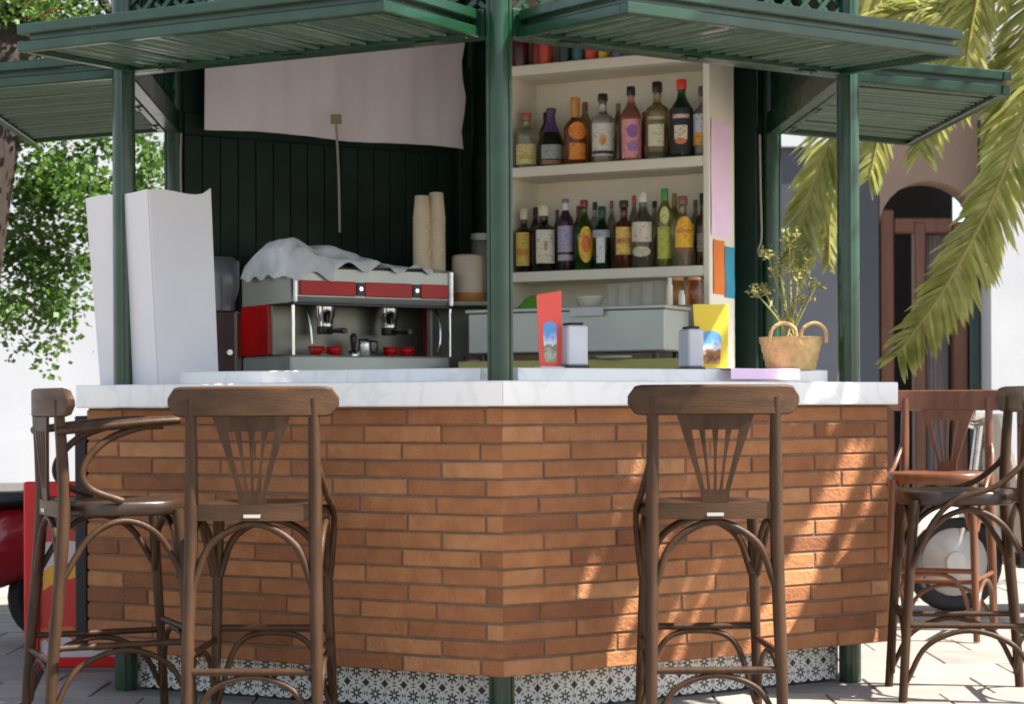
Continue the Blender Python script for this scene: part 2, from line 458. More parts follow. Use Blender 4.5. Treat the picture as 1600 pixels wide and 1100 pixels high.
# hinge beams, lattice frieze, ceiling, roof
m = MB()
for a in (150, -150):
    m.M = rz4(R(a)); m.bbox(-RP/2+.035, RP/2-.035, -AP-.028, -AP+.028, HZ-.012, HZ+.085, .004)
m.build('rear_beam', GREEND, kiosk)
m = MB()
for a in FACES:
    m.M = rz4(R(a))
    if abs(a) != 150: m.bbox(-RP/2+.035, RP/2-.035, -AP-.028, -AP+.028, HZ-.012, HZ+.085, .004)
    m.bbox(-RP/2+.035, RP/2-.035, -AP-.025, -AP+.025, 2.90, 2.98, .004)
m.build('hinge_beam', GREEN, kiosk)
for a in (150, -150):
    m = MB(); m.M = rz4(R(a)); m.bbox(-RP/2+.03, RP/2-.03, -AP-.01, -AP+.01, HZ+.085, 2.90, .003); m.build('rear_transom', GREEND, kiosk)
m = MB(); m.M = rz4(R(90)); m.bbox(-RP/2+.05, RP/2-.05, -AP-.012, -AP+.012, HZ+.087, 2.899, .004); m.build('sun_block_board', GREEN, kiosk)  # solid board added only to keep sun off the shelf unit's end
for a in (30, -90, -30):
    m = MB(); m.M = rz4(R(a))
    z0, z1, h = HZ+.085, 2.90, RP/2-.04
    H = z1 - z0; st = .085
    for sgn, yy in ((1, -AP-.006), (-1, -AP+.004)):
        s = -H
        while s < 2*h:
            xa, xb = -h + s, -h + s + H; za, zb = z0, z1
            if sgn < 0: xa, xb = xb, xa
            lo, hi = min(xa, xb), max(xa, xb)
            pa, pb = Vector((xa, yy, za)), Vector((xb, yy, zb))
            d = pb - pa
            def clip(p, q):
                for lim, sg in ((-h, 1), (h, -1)):
                    fp, fq = (p.x - lim)*sg, (q.x - lim)*sg
                    if fp < 0 and fq < 0: return None
                    if fp < 0: p = p + (q-p)*(-fp/(fq-fp))
                    elif fq < 0: q = q + (p-q)*(-fq/(fp-fq))
                return p, q
            r_ = clip(pa, pb)
            if r_ and (r_[1]-r_[0]).length > .03:
                p, q = r_; e = (q-p).normalized(); nn = Vector((-e.z, 0, e.x))*.008
                vs = []
                for yo in (-.0045, .0045):
                    vs += [p-nn+Vector((0,yo,0)), q-nn+Vector((0,yo,0)), q+nn+Vector((0,yo,0)), p+nn+Vector((0,yo,0))]
                m.add(vs, [(3,2,1,0),(4,5,6,7),(0,1,5,4),(1,2,6,5),(2,3,7,6),(3,0,4,7)])
            s += st
    m.build('lattice_panel', GREEN, kiosk)
m = MB(); m.prism([tuple(vtx(k, RP-.03)[:2]) for k in range(6)], 2, 2.985, 3.01); m.build('ceiling', GREEND, kiosk)
m = MB()
ov = [vtx(k, 1.80, 3.0) for k in range(6)]
m.add(ov + [Vector((0, 0, 3.85))], [(k, (k+1) % 6, 6) for k in range(6)])
m.add([vtx(k, 1.80, 2.995) for k in range(6)], [(0,1,2,3,4,5)])
m.build('roof', GREEN, kiosk)
# awnings: raised shutters, slats at right angles to the hinge
AW, AD = 1.42, .60
sm_ = MB(); nsl = 22; pit = (AW-.07)/nsl
sm_.bbox(.0035, pit-.0035, 0, AD-.07, 0, .012, .003); slat_me = sm_.mesh('slat', SLAT)
def awning(a):
    m = MB(); h = AW/2; y0, y1 = -AP-.032, -AP-.032-AD
    for z0, z1 in ((HZ-.012, HZ+.024), (HZ+.046, HZ+.080)):
        m.bbox(-h, h, y1, y1+.034, z0, z1, .004)
        for s in (-1, 1):
            xa, xb = sorted((s*h, s*(h-.034)))
            m.bbox(xa, xb, y1+.0345, y0, z0, z1, .004)
        m.bbox(-h+.0345, h-.0345, y0-.03, y0, z0, z1, .004)
    m.box(-h+.03, h-.03, y1+.030, y0-.004, HZ+.0242, HZ+.0458)     # recessed core between the two rails
    droop = R(2) if abs(a) == 30 else R(5)
    m.v = [tuple(Vector(p) - Vector((0, y0, HZ))) for p in m.v]
    aw = m.build('awning', GREEN, kiosk, rz4(R(a)) @ Vector((0, y0, HZ)))
    aw.rotation_euler = Matrix.LocRotScale(None, (rz4(R(a)) @ Matrix.Rotation(droop, 4, 'X')).to_quaternion(), None).to_euler()
    for x in (-.52, 0, .52):
        hg = MB(); hg.tube([(x-.045, .012, -.002), (x+.045, .012, -.002)], .009, 8); hg.bbox(x-.04, x+.04, -.034, .0, -.0165, -.0125, .001)
        for dx in (-.025, .025): hg.lathe([(.006, -.0205), (.006, -.0166)], 8, x+dx, -.018)
        hg.build('hinge', GREEN, aw)
    for i in range(nsl):
        o = link('slat', slat_me, aw, (-h+.035+i*pit, y1+.035-y0, .004 + random.uniform(-.0015, .0015)))
        o.rotation_euler = (random.uniform(-.003, .003), (.12 if a < 0 else -.12) + random.uniform(-.05, .05), 0)
    return aw
for a in (30, -30, 90, -90): awning(a)
# closed rear shutters of upright boards
vs_ = MB(); nb = 17; bp_ = (RP-.06)/nb
vs_.bbox(.002, bp_-.002, -.008, .008, 0, HZ-1.12-.02, .003); board_me = vs_.mesh('slat', GREEND)
for a in (150, -150):
    m = MB(); h = RP/2-.03
    m.box(-h, h, -AP+.012, -AP+.024, 1.10, HZ-.013); m.bbox(-h, h, -AP-.02, -AP+.02, .4, 1.12)
    sh = m.build('rear_shutter', GREEND, kiosk, (0,0,0), R(a))
    for i in range(nb):
        link('slat', board_me, sh, (-h + i*bp_, -AP+.032, 1.122), 0)
# dark jamb beside the rear right post
m = MB(); m.M = rz4(R(150)); m.bbox(-RP/2+.045, -RP/2+.165, -AP+.02, -AP+.07, 1.1, HZ+.4, .004); 
m.build('jamb', GREEND, kiosk)
m = MB(); m.M = rz4(R(-150)); m.bbox(-RP/2+.05, -RP/2+.12, -AP+.045, -AP+.10, 1.1, HZ+.4, .004); 
m.build('jamb', GREEND, kiosk)
# ------------------------------------------------------------------ white canvas strip above the dark shutter (wavy cloth)
m = MB(); nx, nz = 30, 8; vv = []; ff = []
L_ = RP - .20; y = -AP + .10
for i in range(nx+1):
    for j in range(nz+1):
        u = -L_/2 + L_*i/nx; z = 2.243 + .66*j/nz
        wv = .006*math.sin(i*.8+j*.5) + .004*math.sin(i*2.1) 
        if i == 0: u += .012*math.sin(j*1.7)
        vv.append((u, y + wv, z + .006*math.sin(i*.35)*(1-j/nz)))
for i in range(nx):
    for j in range(nz):
        q = i*(nz+1)+j; ff.append((q, q+nz+1, q+nz+2, q+1))
off = len(vv); vv += [(x, yy+.004, z) for x, yy, z in vv]
ff += [tuple(off+i for i in f[::-1]) for f in ff]
m.M = rz4(R(-150)); m.add(vv, ff, True)
o = m.build('canvas_strip', FABRIC, None, C0, TW)
tag(o, 'off white canvas strip hung high above the dark board shutter', 'canvas')

# ------------------------------------------------------------------ shelf unit along the rear right side
SR = R(-27)
SHO = Vector((.853, 8.40, 0))                # right front corner
su = Vector((math.cos(SR), math.sin(SR), 0)); sv = Vector((-math.sin(SR), math.cos(SR), 0))
SW_, SDP = 1.0, .30
shelf = thing('shelf_unit', 'cream painted shelf unit crowded with bottles at the back of the bar', 'shelves', SHO, SR)
m = MB(); m.box(-SW_, 0, SDP-.012, SDP, .6, 2.95); m.build('back_panel', CREAM, shelf)
m = MB(); m.bbox(-.03, 0, 0, SDP-.0125, .6, 2.95); m.build('side_panel', CREAM, shelf)
m = MB(); m.bbox(-SW_, -SW_+.03, 0, SDP-.0125, .6, 2.95); m.build('side_panel', CREAM, shelf)
SHZ = {'top': 2.555, 'mid': 2.096, 'low': 1.6225}
for k, z in SHZ.items():
    m = MB(); m.bbox(-SW_+.0305, -.0305, .002, SDP-.0125, z-.045, z, .003); m.build('shelf', CREAM, shelf)
def shelf_pt(px, v):
    o = SHO + sv*v; k = (px - 800)/F
    # o.x - su.x*t = k*(o.y - su.y*t)
    t = (o.x - k*o.y)/(su.x - k*su.y)
    return o - su*t
# cards taped to the side of the shelf unit
def side_card(name, u0, u1, z0, z1, m_, label, cat, curl=0.004):
    m = MB(); n = 6; vv = []; ff = []
    for i in range(n+1):
        for j in range(n+1):
            y = u0 + (u1-u0)*i/n; z = z0 + (z1-z0)*j/n
            vv.append((.0025 + curl*((i/n-.5)**2)*2 + .0015*math.sin(j*1.3+i), y, z))
    for i in range(n):
        for j in range(n):
            q = i*(n+1)+j; ff.append((q, q+n+1, q+n+2, q+1))
    m.add(vv, ff, True); m.add([(x-.0012, y, z) for x, y, z in vv], [f[::-1] for f in ff], True)
    return tag(m.build(name, m_, None, SHO, SR), label, cat)
side_card('pink_notice', .010, .24, 1.752, 2.25, PINK, 'long pale pink paper taped to the end of the shelf unit', 'notice')
side_card('orange_card', .035, .165, 1.50, 1.735, ORANGE, 'orange card taped beside a teal one below the pink paper', 'card')
side_card('teal_card', .172, .29, 1.49, 1.715, BLUEC, 'teal card taped next to the orange card on the shelf end', 'card')

# ------------------------------------------------------------------ bottles
PROF = {
 'wine':  [(0,.90),(.015,1),(.56,1),(.62,.93),(.68,.72),(.74,.45),(.80,.34),(.93,.31),(.935,.36),(.955,.36)],
 'square':[(0,.93),(.015,1),(.60,1),(.645,.96),(.68,.75),(.71,.42),(.74,.34),(.90,.32),(.905,.38),(.955,.38)],
 'cone':  [(0,.92),(.015,1),(.36,1),(.50,.84),(.62,.58),(.72,.38),(.80,.31),(.93,.29),(.935,.34),(.955,.34)],
 'slim':  [(0,.93),(.015,1),(.66,1),(.72,.9),(.78,.6),(.83,.42),(.90,.38),(.955,.38)],
 'round': [(0,.80),(.02,.95),(.15,1),(.45,1),(.56,.93),(.63,.72),(.68,.45),(.72,.36),(.90,.34),(.955,.36)],
}
def prof_r(prof, t):
    for (a, ra), (b, rb) in zip(prof, prof[1:]):
        if a <= t <= b: return ra + (rb-ra)*(t-a)/(b-a)
    return prof[-1][1]
def bottle(px, wpx, top, base, shelf_k, v, kind, gc, label, cap, labs=(), neck=None, caplen=.1, name='bottle'):
    p = shelf_pt(px, v); p.z = SHZ[shelf_k] + .0008
    H = (base - top)/F*p.y; r = wpx/F*p.y/2; pf = PROF[kind]
    b = thing(name, label, 'bottle', p, random.uniform(-.2, .2) + math.atan2(p.x, p.y)*-1, 'bottles on the bar shelves')
    m = MB(); m.lathe([(r*rr, H*t) for t, rr in pf], 20); m.build('glass_body', glass(gc), b)
    cr = r*pf[-1][1]*1.12
    m = MB(); m.lathe([(cr, H*(1-caplen)), (cr*1.03, H*(1-caplen)+.003), (cr, H*.99), (cr*.85, H)], 14); m.build('cap', paint(cap, .35), b)
    if neck:
        m = MB(); t0, t1 = neck[1], 1-caplen-.002
        m.lathe([(r*prof_r(pf, t0+(t1-t0)*k/4)*1.03+.0006, H*(t0+(t1-t0)*k/4)) for k in range(5)], 16, cap=False)
        m.build('neck_foil', paint(neck[0], .3), b)
    for i, lb in enumerate(labs):
        c, t0, t1, wid, shape = lb
        m = MB(); rr = r*1.008 + .0008 + .0006*i
        if shape == 'band':
            k = 10; vv = []; ff = []
            for s in range(k+1):
                q = -math.pi/2 + (s/k-.5)*2*math.pi*wid
                for t in (t0, t1): vv.append((rr*math.cos(q), rr*math.sin(q), H*t))
            for s in range(k): ff.append((2*s, 2*s+2, 2*s+3, 2*s+1))
            m.add(vv, ff, True)
        else:
            rings = 4; k = 18; vv = [(0, -rr, H*(t0+t1)/2)]; ff = []
            for g_ in range(1, rings+1):
                for s in range(k):
                    a_ = 2*math.pi*s/k; q = -math.pi/2 + math.cos(a_)*math.pi*wid*g_/rings
                    vv.append((rr*math.cos(q), rr*math.sin(q), H*((t0+t1)/2 + math.sin(a_)*(t1-t0)/2*g_/rings)))
            for s in range(k): ff.append((0, 1+s, 1+(s+1) % k))
            for g_ in range(rings-1):
                for s in range(k):
                    j = (s+1) % k; o_ = 1+g_*k; ff.append((o_+s, o_+k+s, o_+k+j, o_+j))
            m.add(vv, ff, True)
        m.build('label', label_print(c), b)
    return b
DK = (.02,.018,.016); CR = (.72,.64,.46)
B = bottle
# upper shelf, front row
B(825,36,163,250,'mid',.07,'square',(.80,.74,.52),'clear squat bottle with pale yellow label, first on the upper shelf beside the post',(.45,.12,.08),[(( .68,.58,.26),.06,.42,.33,'band'),((.55,.42,.1),.15,.22,.2,'band')],caplen=.13)
B(863,42,158,250,'mid',.08,'cone',(.03,.06,.02),'dark conical bottle with silver collar and grey green label',(.10,.07,.13),[((.34,.40,.36),.12,.36,.3,'band'),((.30,.17,.08),.03,.10,.3,'band')],((.10,.05,.16),.58),.08)
B(855,20,160,252,'mid',.20,'slim',(.05,.07,.04),'dark bottle half hidden behind the conical bottle',(.03,.02,.02),[],None,.13)
B(901,38,144,250,'mid',.07,'round',(.55,.09,.01),'glowing orange red bottle with orange label and amber neck',(.62,.30,.06),[((.85,.25,.03),.36,.62,.25,'oval'),((.80,.28,.04),.07,.31,.22,'band')],((.62,.28,.05),.70),.14)
B(916,22,146,250,'mid',.20,'slim',(.45,.30,.10),'brown capped bottle standing behind the orange red bottle',(.28,.12,.03),[],None,.14)
B(944,36,139,248,'mid',.07,'square',(.86,.87,.84),'clear bottle with white picture label and thin black cap',(.03,.025,.02),[((.74,.72,.64),.10,.56,.36,'band'),((.75,.36,.12),.24,.40,.10,'oval'),((.05,.05,.06),.12,.17,.34,'band')],None,.11)
B(968,18,152,247,'mid',.13,'slim',(.30,.23,.04),'narrow olive brown bottle squeezed beside the pink bottle',(.25,.2,.05),[],None,.1)
B(988,34,129,246,'mid',.06,'wine',(.88,.28,.22),'pink bottle with violet lettered label and black cap',(.03,.03,.025),[((.80,.34,.36),.03,.55,.34,'band'),((.32,.14,.42),.30,.48,.16,'oval'),((.40,.2,.5),.12,.26,.14,'oval')],None,.12)
B(1010,22,165,246,'mid',.17,'slim',(.20,.03,.01),'dark red bottle behind the pink and golden bottles',(.25,.04,.03),[],None,.1)
B(1029,38,124,246,'mid',.07,'square',(.55,.42,.12),'golden bottle with clear neck, pale square label and black cap',(.025,.025,.02),[((.74,.71,.50),.16,.44,.22,'band'),((.55,.48,.3),.50,.54,.24,'band'),((.06,.06,.05),.03,.09,.35,'band')],None,.13)
B(1067,38,121,244,'mid',.06,'wine',(.015,.075,.012),'tall dark green bottle with red cap and white orange label',(.72,.06,.03),[((.015,.018,.025),.04,.62,.4,'band'),((.75,.5,.45),.49,.54,.22,'band'),((.80,.70,.55),.22,.40,.17,'band'),((.75,.22,.08),.16,.24,.15,'oval')],None,.13)
B(1099,28,132,243,'mid',.08,'square',(.60,.56,.42),'clear bottle with white and orange label at the shelf end',(.10,.08,.04),[((.62,.66,.70),.34,.60,.35,'band'),((.80,.42,.08),.16,.34,.35,'band')],None,.12)
# lower shelf, front row
B(820,30,320,420,'low',.06,'square',(.05,.02,.01),'dark bottle with yellow label and white neck on the lower shelf',(.62,.55,.42),[((.62,.46,.06),.10,.62,.24,'band'),((.55,.24,.03),.26,.36,.2,'band')],None,.17)
B(851,40,316,420,'low',.06,'square',(.03,.02,.015),'wide dark bottle with large cream label and cream cap',(.74,.68,.48),[((.72,.66,.52),.12,.62,.25,'band'),((.45,.33,.15),.30,.46,.05,'oval')],None,.16)
B(838,18,314,419,'low',.20,'slim',(.05,.06,.03),'black capped bottle half hidden behind the cream labelled one',(.03,.03,.025),[],None,.12)
B(885,26,306,419,'low',.06,'slim',(.13,.05,.08),'slim purple brown bottle with lavender label and silver neck',(.20,.19,.22),[((.42,.38,.55),.26,.62,.36,'band'),((.45,.40,.45),.14,.22,.34,'band')],((.66,.65,.70),.84),.06)
B(872,14,318,418,'low',.20,'slim',(.10,.05,.02),'thin brown bottle behind the lavender labelled bottle',(.12,.06,.03),[],None,.1)
B(914,32,308,418,'low',.06,'wine',(.05,.16,.01),'green bottle with yellow and red oval label',(.26,.045,.03),[((.85,.50,.04),.10,.62,.24,'oval'),((.80,.16,.03),.24,.50,.13,'oval')],None,.10)
B(906,20,312,417,'low',.20,'slim',(.20,.08,.03),'brown bottle with dark red cap behind the green bottle',(.22,.05,.04),[],None,.12)
B(942,30,318,417,'low',.06,'wine',(.012,.045,.018),'black green bottle with white T shaped label',(.02,.07,.04),[((.42,.42,.50),.50,.62,.36,'band'),((.74,.75,.76),.10,.50,.14,'band')],None,.14)
B(931,18,307,417,'low',.20,'slim',(.55,.58,.52),'clear bottle with charcoal cap behind the white T label',(.03,.03,.03),[],None,.12)
B(976,34,308,415,'low',.06,'square',(.28,.07,.01),'amber bottle with gold label and dark cap',(.045,.035,.025),[((.80,.52,.12),.20,.60,.3,'band'),((.55,.24,.04),.36,.44,.28,'band')],None,.10)
B(957,14,305,416,'low',.20,'slim',(.40,.30,.22),'narrow bottle with rust cap behind the gold label',(.30,.10,.06),[],None,.1)
B(1006,38,296,414,'low',.06,'wine',(.30,.33,.20),'grey green bottle with cream label and tall white cap',(.76,.72,.62),[((.76,.66,.54),.34,.60,.3,'band'),((.62,.58,.38),.14,.28,.26,'oval')],None,.13)
B(992,16,296,414,'low',.20,'slim',(.30,.20,.10),'bottle with bright red cap behind the grey green one',(.60,.09,.07),[],None,.12)
B(1024,18,306,414,'low',.20,'slim',(.40,.42,.30),'pale bottle with black cap behind the white capped one',(.04,.035,.02),[],None,.1)
B(1040,26,290,413,'low',.05,'slim',(.56,.58,.06),'tall yellow green liqueur bottle with green cap',(.06,.30,.06),[((.66,.64,.24),.54,.76,.18,'oval'),((.50,.54,.08),.10,.5,.3,'band')],None,.15)
B(1055,18,296,413,'low',.13,'slim',(.35,.24,.02),'slender olive gold bottle beside the yellow green one',(.36,.24,.03),[],((.36,.24,.03),.82),.12)
B(1068,36,302,412,'low',.05,'square',(.72,.58,.30),'clear bottle with bright golden orange arched label',(.30,.12,.08),[((.86,.44,.02),.26,.70,.26,'oval'),((.86,.50,.03),.26,.50,.27,'band'),((.70,.25,.03),.46,.52,.24,'band'),((.30,.10,.05),.20,.25,.25,'band')],None,.12)
B(1088,16,305,412,'low',.20,'slim',(.45,.36,.24),'pale brown bottle behind the golden orange label',(.20,.08,.05),[],None,.1)
B(1100,26,296,411,'low',.12,'square',(.10,.06,.03),'dark bottle with black cap behind the orange leaflet',(.012,.02,.02),[((.55,.5,.45),.2,.45,.3,'band')],None,.15)
# things on the top shelf, mostly hidden by the awning
for px, wd, c, nm, lb in ((816,26,(.07,.012,.02),'can','dark maroon can on the top shelf next to the post'),(855,22,(.55,.06,.03),'can','bright red can with dark neighbours on the top shelf'),
                      (842,16,(.20,.015,.015),'can','dark red can left of the bright red one'),(886,20,(.015,.04,.03),'can','blackish green can on the top shelf'),
                      (907,20,(.02,.12,.13),'can','dark teal can on the top shelf'),(927,22,(.60,.05,.02),'can','orange red can beside the yellow one'),
                      (946,18,(.60,.46,.03),'can','yellow can on the top shelf'),(968,18,(.16,.16,.45),'can','violet blue can last on the top shelf')):
    p = shelf_pt(px, .06); p.z = SHZ['top'] + .0008; r = wd/F*p.y/2
    b = thing(nm, lb, 'can', p, 0, 'cans on the top shelf')
    m = MB(); m.lathe([(r*.9, 0), (r, .008), (r, .155), (r*.86, .17)], 18); m.build('can_body', paint(c, .25), b)
    m = MB(); m.lathe([(r*.86, .1702), (r*.86, .174), (r*.78, .174)], 18); m.build('lid', CHROME, b)
p = shelf_pt(1106, .02); p.z = SHZ['low'] + .001
m = MB(); m.bbox(-.018, .018, -.004, .004, 0, .26, .001)
tag(m.build('orange_leaflet', ORANGE, None, p, SR), 'upright orange leaflet at the end of the lower shelf', 'leaflet')

# ------------------------------------------------------------------ back counter on the right, steel unit and what stands on it
def along(px, v, z):                         # point on a line parallel to the shelf front, v in front of it
    p = shelf_pt(px, -v); p.z = z; return p
BC = thing('back_counter', 'yellow topped back counter under the bottle shelves', 'counter', SHO - sv*.0, SR)
m = MB(); m.bbox(-1.05, .0, -.34, -.006, 1.165, 1.215); m.build('counter_top', YLAM, BC)
m = MB(); m.box(-1.03, -.02, -.31, -.02, .3045, 1.164); m.build('cabinet_body', CREAM, BC)
UN = thing('steel_fridge_unit', 'low satin steel counter fridge below the bottle shelves', 'fridge', SHO + Vector((0,0,1.2155)), SR)
for x in (-.96, -.14):
    for y in (-.27, -.05):
        m = MB(); m.lathe([(.014, 0), (.012, .032)], 10, x, y); m.build('foot', BLACKP, UN)
m = MB(); m.bbox(-1.02, -.085, -.30, -.03, .0325, .21, .006); m.build('body', STEELP, UN)
m = MB(); m.bbox(-1.03, -.075, -.31, -.028, .2105, .226, .003); m.build('top', STEELP, UN)
TZ = 1.2155 + .2268
m = MB(); vv = []; ff = []
p = along(840, .16, TZ)
for i in range(13):
    for j in range(9):
        x = -.09 + .18*i/12; y = -.06 + .12*j/8
        e = min(1, 4*min(i/12, 1-i/12))*min(1, 4*min(j/8, 1-j/8))
        vv.append((x, y, .001 + e*(.05 + .012*math.sin(i*.9)*math.cos(j*1.1))))
for i in range(12):
    for j in range(8):
        q = i*9+j; ff.append((q, q+9, q+10, q+1))
m.add(vv, ff, True)
tag(m.build('green_cloth', paint((.10, .30, .02), .9), None, p, SR), 'folded green cloth on the steel unit near the centre post', 'cloth')
p = along(922, .16, TZ); m = MB()
m.lathe([(.03, 0), (.05, .006), (.062, .045), (.066, .05), (.060, .046), (.045, .012), (.001, .010)], 24)
tag(m.build('white_bowl', paint((.70, .66, .55), .3), None, p), 'shallow white bowl on the steel unit', 'bowl')
for i, (px, v, h, lb) in enumerate(((958,.14,.10,'short clear tumbler, nearest the white bowl'),(976,.19,.10,'second clear tumbler along from the white bowl'),(994,.14,.105,'clear tumbler in the middle of the row on the steel unit'),
                         (1013,.19,.105,'clear tumbler fourth along from the white bowl'),(1031,.14,.11,'clear tumbler nearest the amber jars'))):
    p = along(px, v, TZ); r = .027
    m = MB(); m.lathe([(r*.8, 0), (r, h), (r-.002, h), (r*.8-.002, .008), (.001, .007)], 18, cap=False); m.add([(r*.8*math.cos(k*math.pi/9), r*.8*math.sin(k*math.pi/9), 0) for k in range(18)], [tuple(range(18))[::-1]])
    tag(m.build('drinking_glass', CLEAR, None, p), lb, 'glass', 'drinking glasses on the steel unit')
for px, v, r, h, c, lb in ((1060,.13,.030,.12,(.75,.24,.02),'orange jar with pale lid on the steel unit'),(1086,.13,.032,.12,(.42,.08,.01),'red brown jar beside the orange jar')):
    p = along(px, v, TZ); b = thing('jar', lb, 'jar', p, 0, 'jars on the steel unit')
    m = MB(); m.lathe([(r*.9, 0), (r, .006), (r, h*.78), (r*.8, h*.86), (r*.8, h*.9)], 18); m.build('glass_body', glass(c), b)
    m = MB(); m.lathe([(r*.86, h*.9), (r*.86, h)], 18); m.build('lid', paint((.60, .25, .06), .4), b)
for px, lb in ((1047, 'small white bottle by the orange jar'), (1066, 'tiny white shaker in front of the orange jar')):
    p = along(px, .22, TZ); h = .115 if px == 1047 else .06
    b = thing('small_shaker', lb, 'shaker', p)
    m = MB(); m.lathe([(.012, 0), (.014, .004), (.013, h*.7), (.007, h*.85)], 12); m.build('shaker_body', paint((.75, .70, .58)), b)
    m = MB(); m.lathe([(.009, h*.85), (.009, h)], 12); m.build('cap', paint((.7, .66, .6)), b)
p = along(917, .318, TZ - .042); m = MB(); m.bbox(-.078, .078, -.001, .001, 0, .034, .0004)
tag(m.build('white_card', WHITE, None, p, SR), 'small blank white card on the front edge of the steel unit', 'card')
p = along(1000, .18, 1.2158); m = MB(); m.lathe([(.05, 0), (.075, .008), (.078, .012), (.05, .006)], 24)
p = along(960, .325, 1.2158)
tag(m.build('white_plate', paint((.7, .7, .66), .3), None, p), 'white saucer in the dark gap under the steel unit', 'plate')

# ------------------------------------------------------------------ coffee machine at the rear left
CR_ = R(33)
cu = Vector((math.cos(CR_), math.sin(CR_), 0)); cvn = Vector((-math.sin(CR_), math.cos(CR_), 0))
CMO = Vector((-.938, 8.30, 1.130))
lc = thing('left_back_counter', 'steel back counter under the coffee machine', 'counter', Vector((CMO.x, CMO.y, 0)), CR_)
m = MB(); m.bbox(-.10, 1.02, -.06, .50, 1.05, 1.128); m.build('counter_top', STEELP, lc)
m = MB(); m.box(-.08, .98, -.02, .48, .3045, 1.049); m.build('cabinet_body', WHITE, lc)
cm = thing('coffee_machine', 'steel espresso machine with red front panels and red sides', 'coffee machine', CMO, CR_)
CW, CD = .79, .48
m = MB(); m.bbox(0, CW, 0, CD, .03, .11, .008); m.build('drip_tray_base', STEELP, cm)
for x in (.05, CW-.05):
    for y in (.05, CD-.05):
        m = MB(); m.lathe([(.022, 0), (.018, .031)], 10, x, y); m.build('foot', BLACKP, cm)
m = MB(); m.bbox(.012, CW-.012, .21, CD, .1105, .335, .006); m.build('boiler_body', mat('dull_steel', (.23, .225, .18), (.15, .15, .115), scale=5, rough=.38, metal=.6), cm)
for x0, x1 in ((-.004, .0115), (CW-.0115, CW+.004)):
    m = MB(); m.bbox(x0, x1, .215, CD+.004, .03+.085, .335, .004); m.build('red_side_panel', REDP, cm)
m = MB(); m.prism([(-.0, .3355), (CD, .3355), (CD, .46), (.05, .50), (-.02, .48), (-.02, .36)], 0, 0, CW)
m.build('head', STEELP, cm)
for x0, x1 in ((-.002, .02), (CW-.02, CW+.002)):
    m = MB(); m.bbox(x0, x1, -.035, -.0, .33, .49, .006); m.build('head_end_trim', STEEL, cm)
for x0, x1 in ((.03, .30), (.345, .58), (.625, CW-.025)):
    m = MB(); m.bbox(x0, x1, -.030, -.0205, .365, .428, .003); m.build('red_panel', REDP, cm)
for x in (.322, .602):
    m = MB(); m.bbox(x-.018, x+.018, -.029, -.0205, .368, .425, .003); m.build('button_panel', BLACKP, cm)
    m = MB(); m.M = Matrix.Translation((x, -.0295, .398)) @ Matrix.Rotation(R(90), 4, 'X'); m.lathe([(.010, 0), (.009, .006)], 12); m.build('dial', CHROME, cm)
m = MB(); m.bbox(0.0, CW, -.022, .03, .322, .335, .003); m.build('lower_trim', BLACKP, cm)
for x in (.0, CW-.012):
    m = MB(); m.tube([(x+.006, -.012, .11), (x+.006, -.012, .322)], .008, 8); m.build('pillar', CHROME, cm)
for gx in (.22, .54):
    m = MB(); m.lathe([(.036, .24), (.036, .27), (.045, .285), (.045, .33)], 18, gx, .11); m.build('group_head', CHROME, cm)
    m = MB(); m.lathe([(.034, .205), (.036, .215), (.036, .238)], 18, gx, .11); m.tube([(gx, .08, .222), (gx+.01, -.06, .215)], [.010, .013], 8)
    m.build('portafilter', BLACKP, cm)
m = MB(); m.tube(bez([(.085, .02, .322), (.08, -.02, .26), (.085, -.03, .16), (.09, -.02, .125)], 6), .005, 8); m.build('steam_wand', CHROME, cm)
m = MB(); m.tube(bez([(.72, .02, .322), (.725, -.02, .26), (.72, -.03, .17), (.715, -.02, .13)], 6), .005, 8); m.build('steam_wand', CHROME, cm)
def cpt(x, y, z): return CMO + cu*x + cvn*y + Vector((0, 0, z))
for x, lb in ((.16, 'red cup lying on the drip tray near the steam wand'), (.25, 'red cup on the drip tray under the first group'), (.53, 'red cup on the drip tray under the second group'), (.61, 'red cup at the far end of the drip tray')):
    m = MB(); m.lathe([(.018, 0), (.03, .012), (.036, .04), (.033, .04), (.02, .008), (.001, .006)], 16)
    m.tube([(.033, 0, .034), (.05, 0, .03), (.048, 0, .015), (.03, 0, .012)], .004, 6)
    tag(m.build('red_cup', REDP, None, cpt(x, .08, .1115), random.random()*3), lb, 'cup', 'red cups on the drip tray')
p = cpt(.40, .08, .1115); b = thing('milk_jug', 'dark handled milk jug in the middle of the drip tray', 'jug', p)
m = MB(); m.lathe([(.032, 0), (.034, .004), (.028, .05), (.03, .075), (.027, .075), (.025, .01), (.001, .008)], 18); m.build('jug_body', STEEL, b)
m = MB(); m.tube(bez([(.028, 0, .065), (.055, 0, .06), (.05, 0, .02), (.032, 0, .015)], 5), .005, 6); m.build('handle', BLACKP, b)
p = cpt(.355, .10, .1115); b = thing('coffee_tamper', 'black upright tamper handle on the drip tray', 'tamper', p)
m = MB(); m.lathe([(.026, 0), (.026, .02), (.008, .028)], 16); m.build('base', CHROME, b)
m = MB(); m.lathe([(.009, .028), (.014, .06), (.016, .085), (.008, .1)], 14); m.build('handle', BLACKP, b)
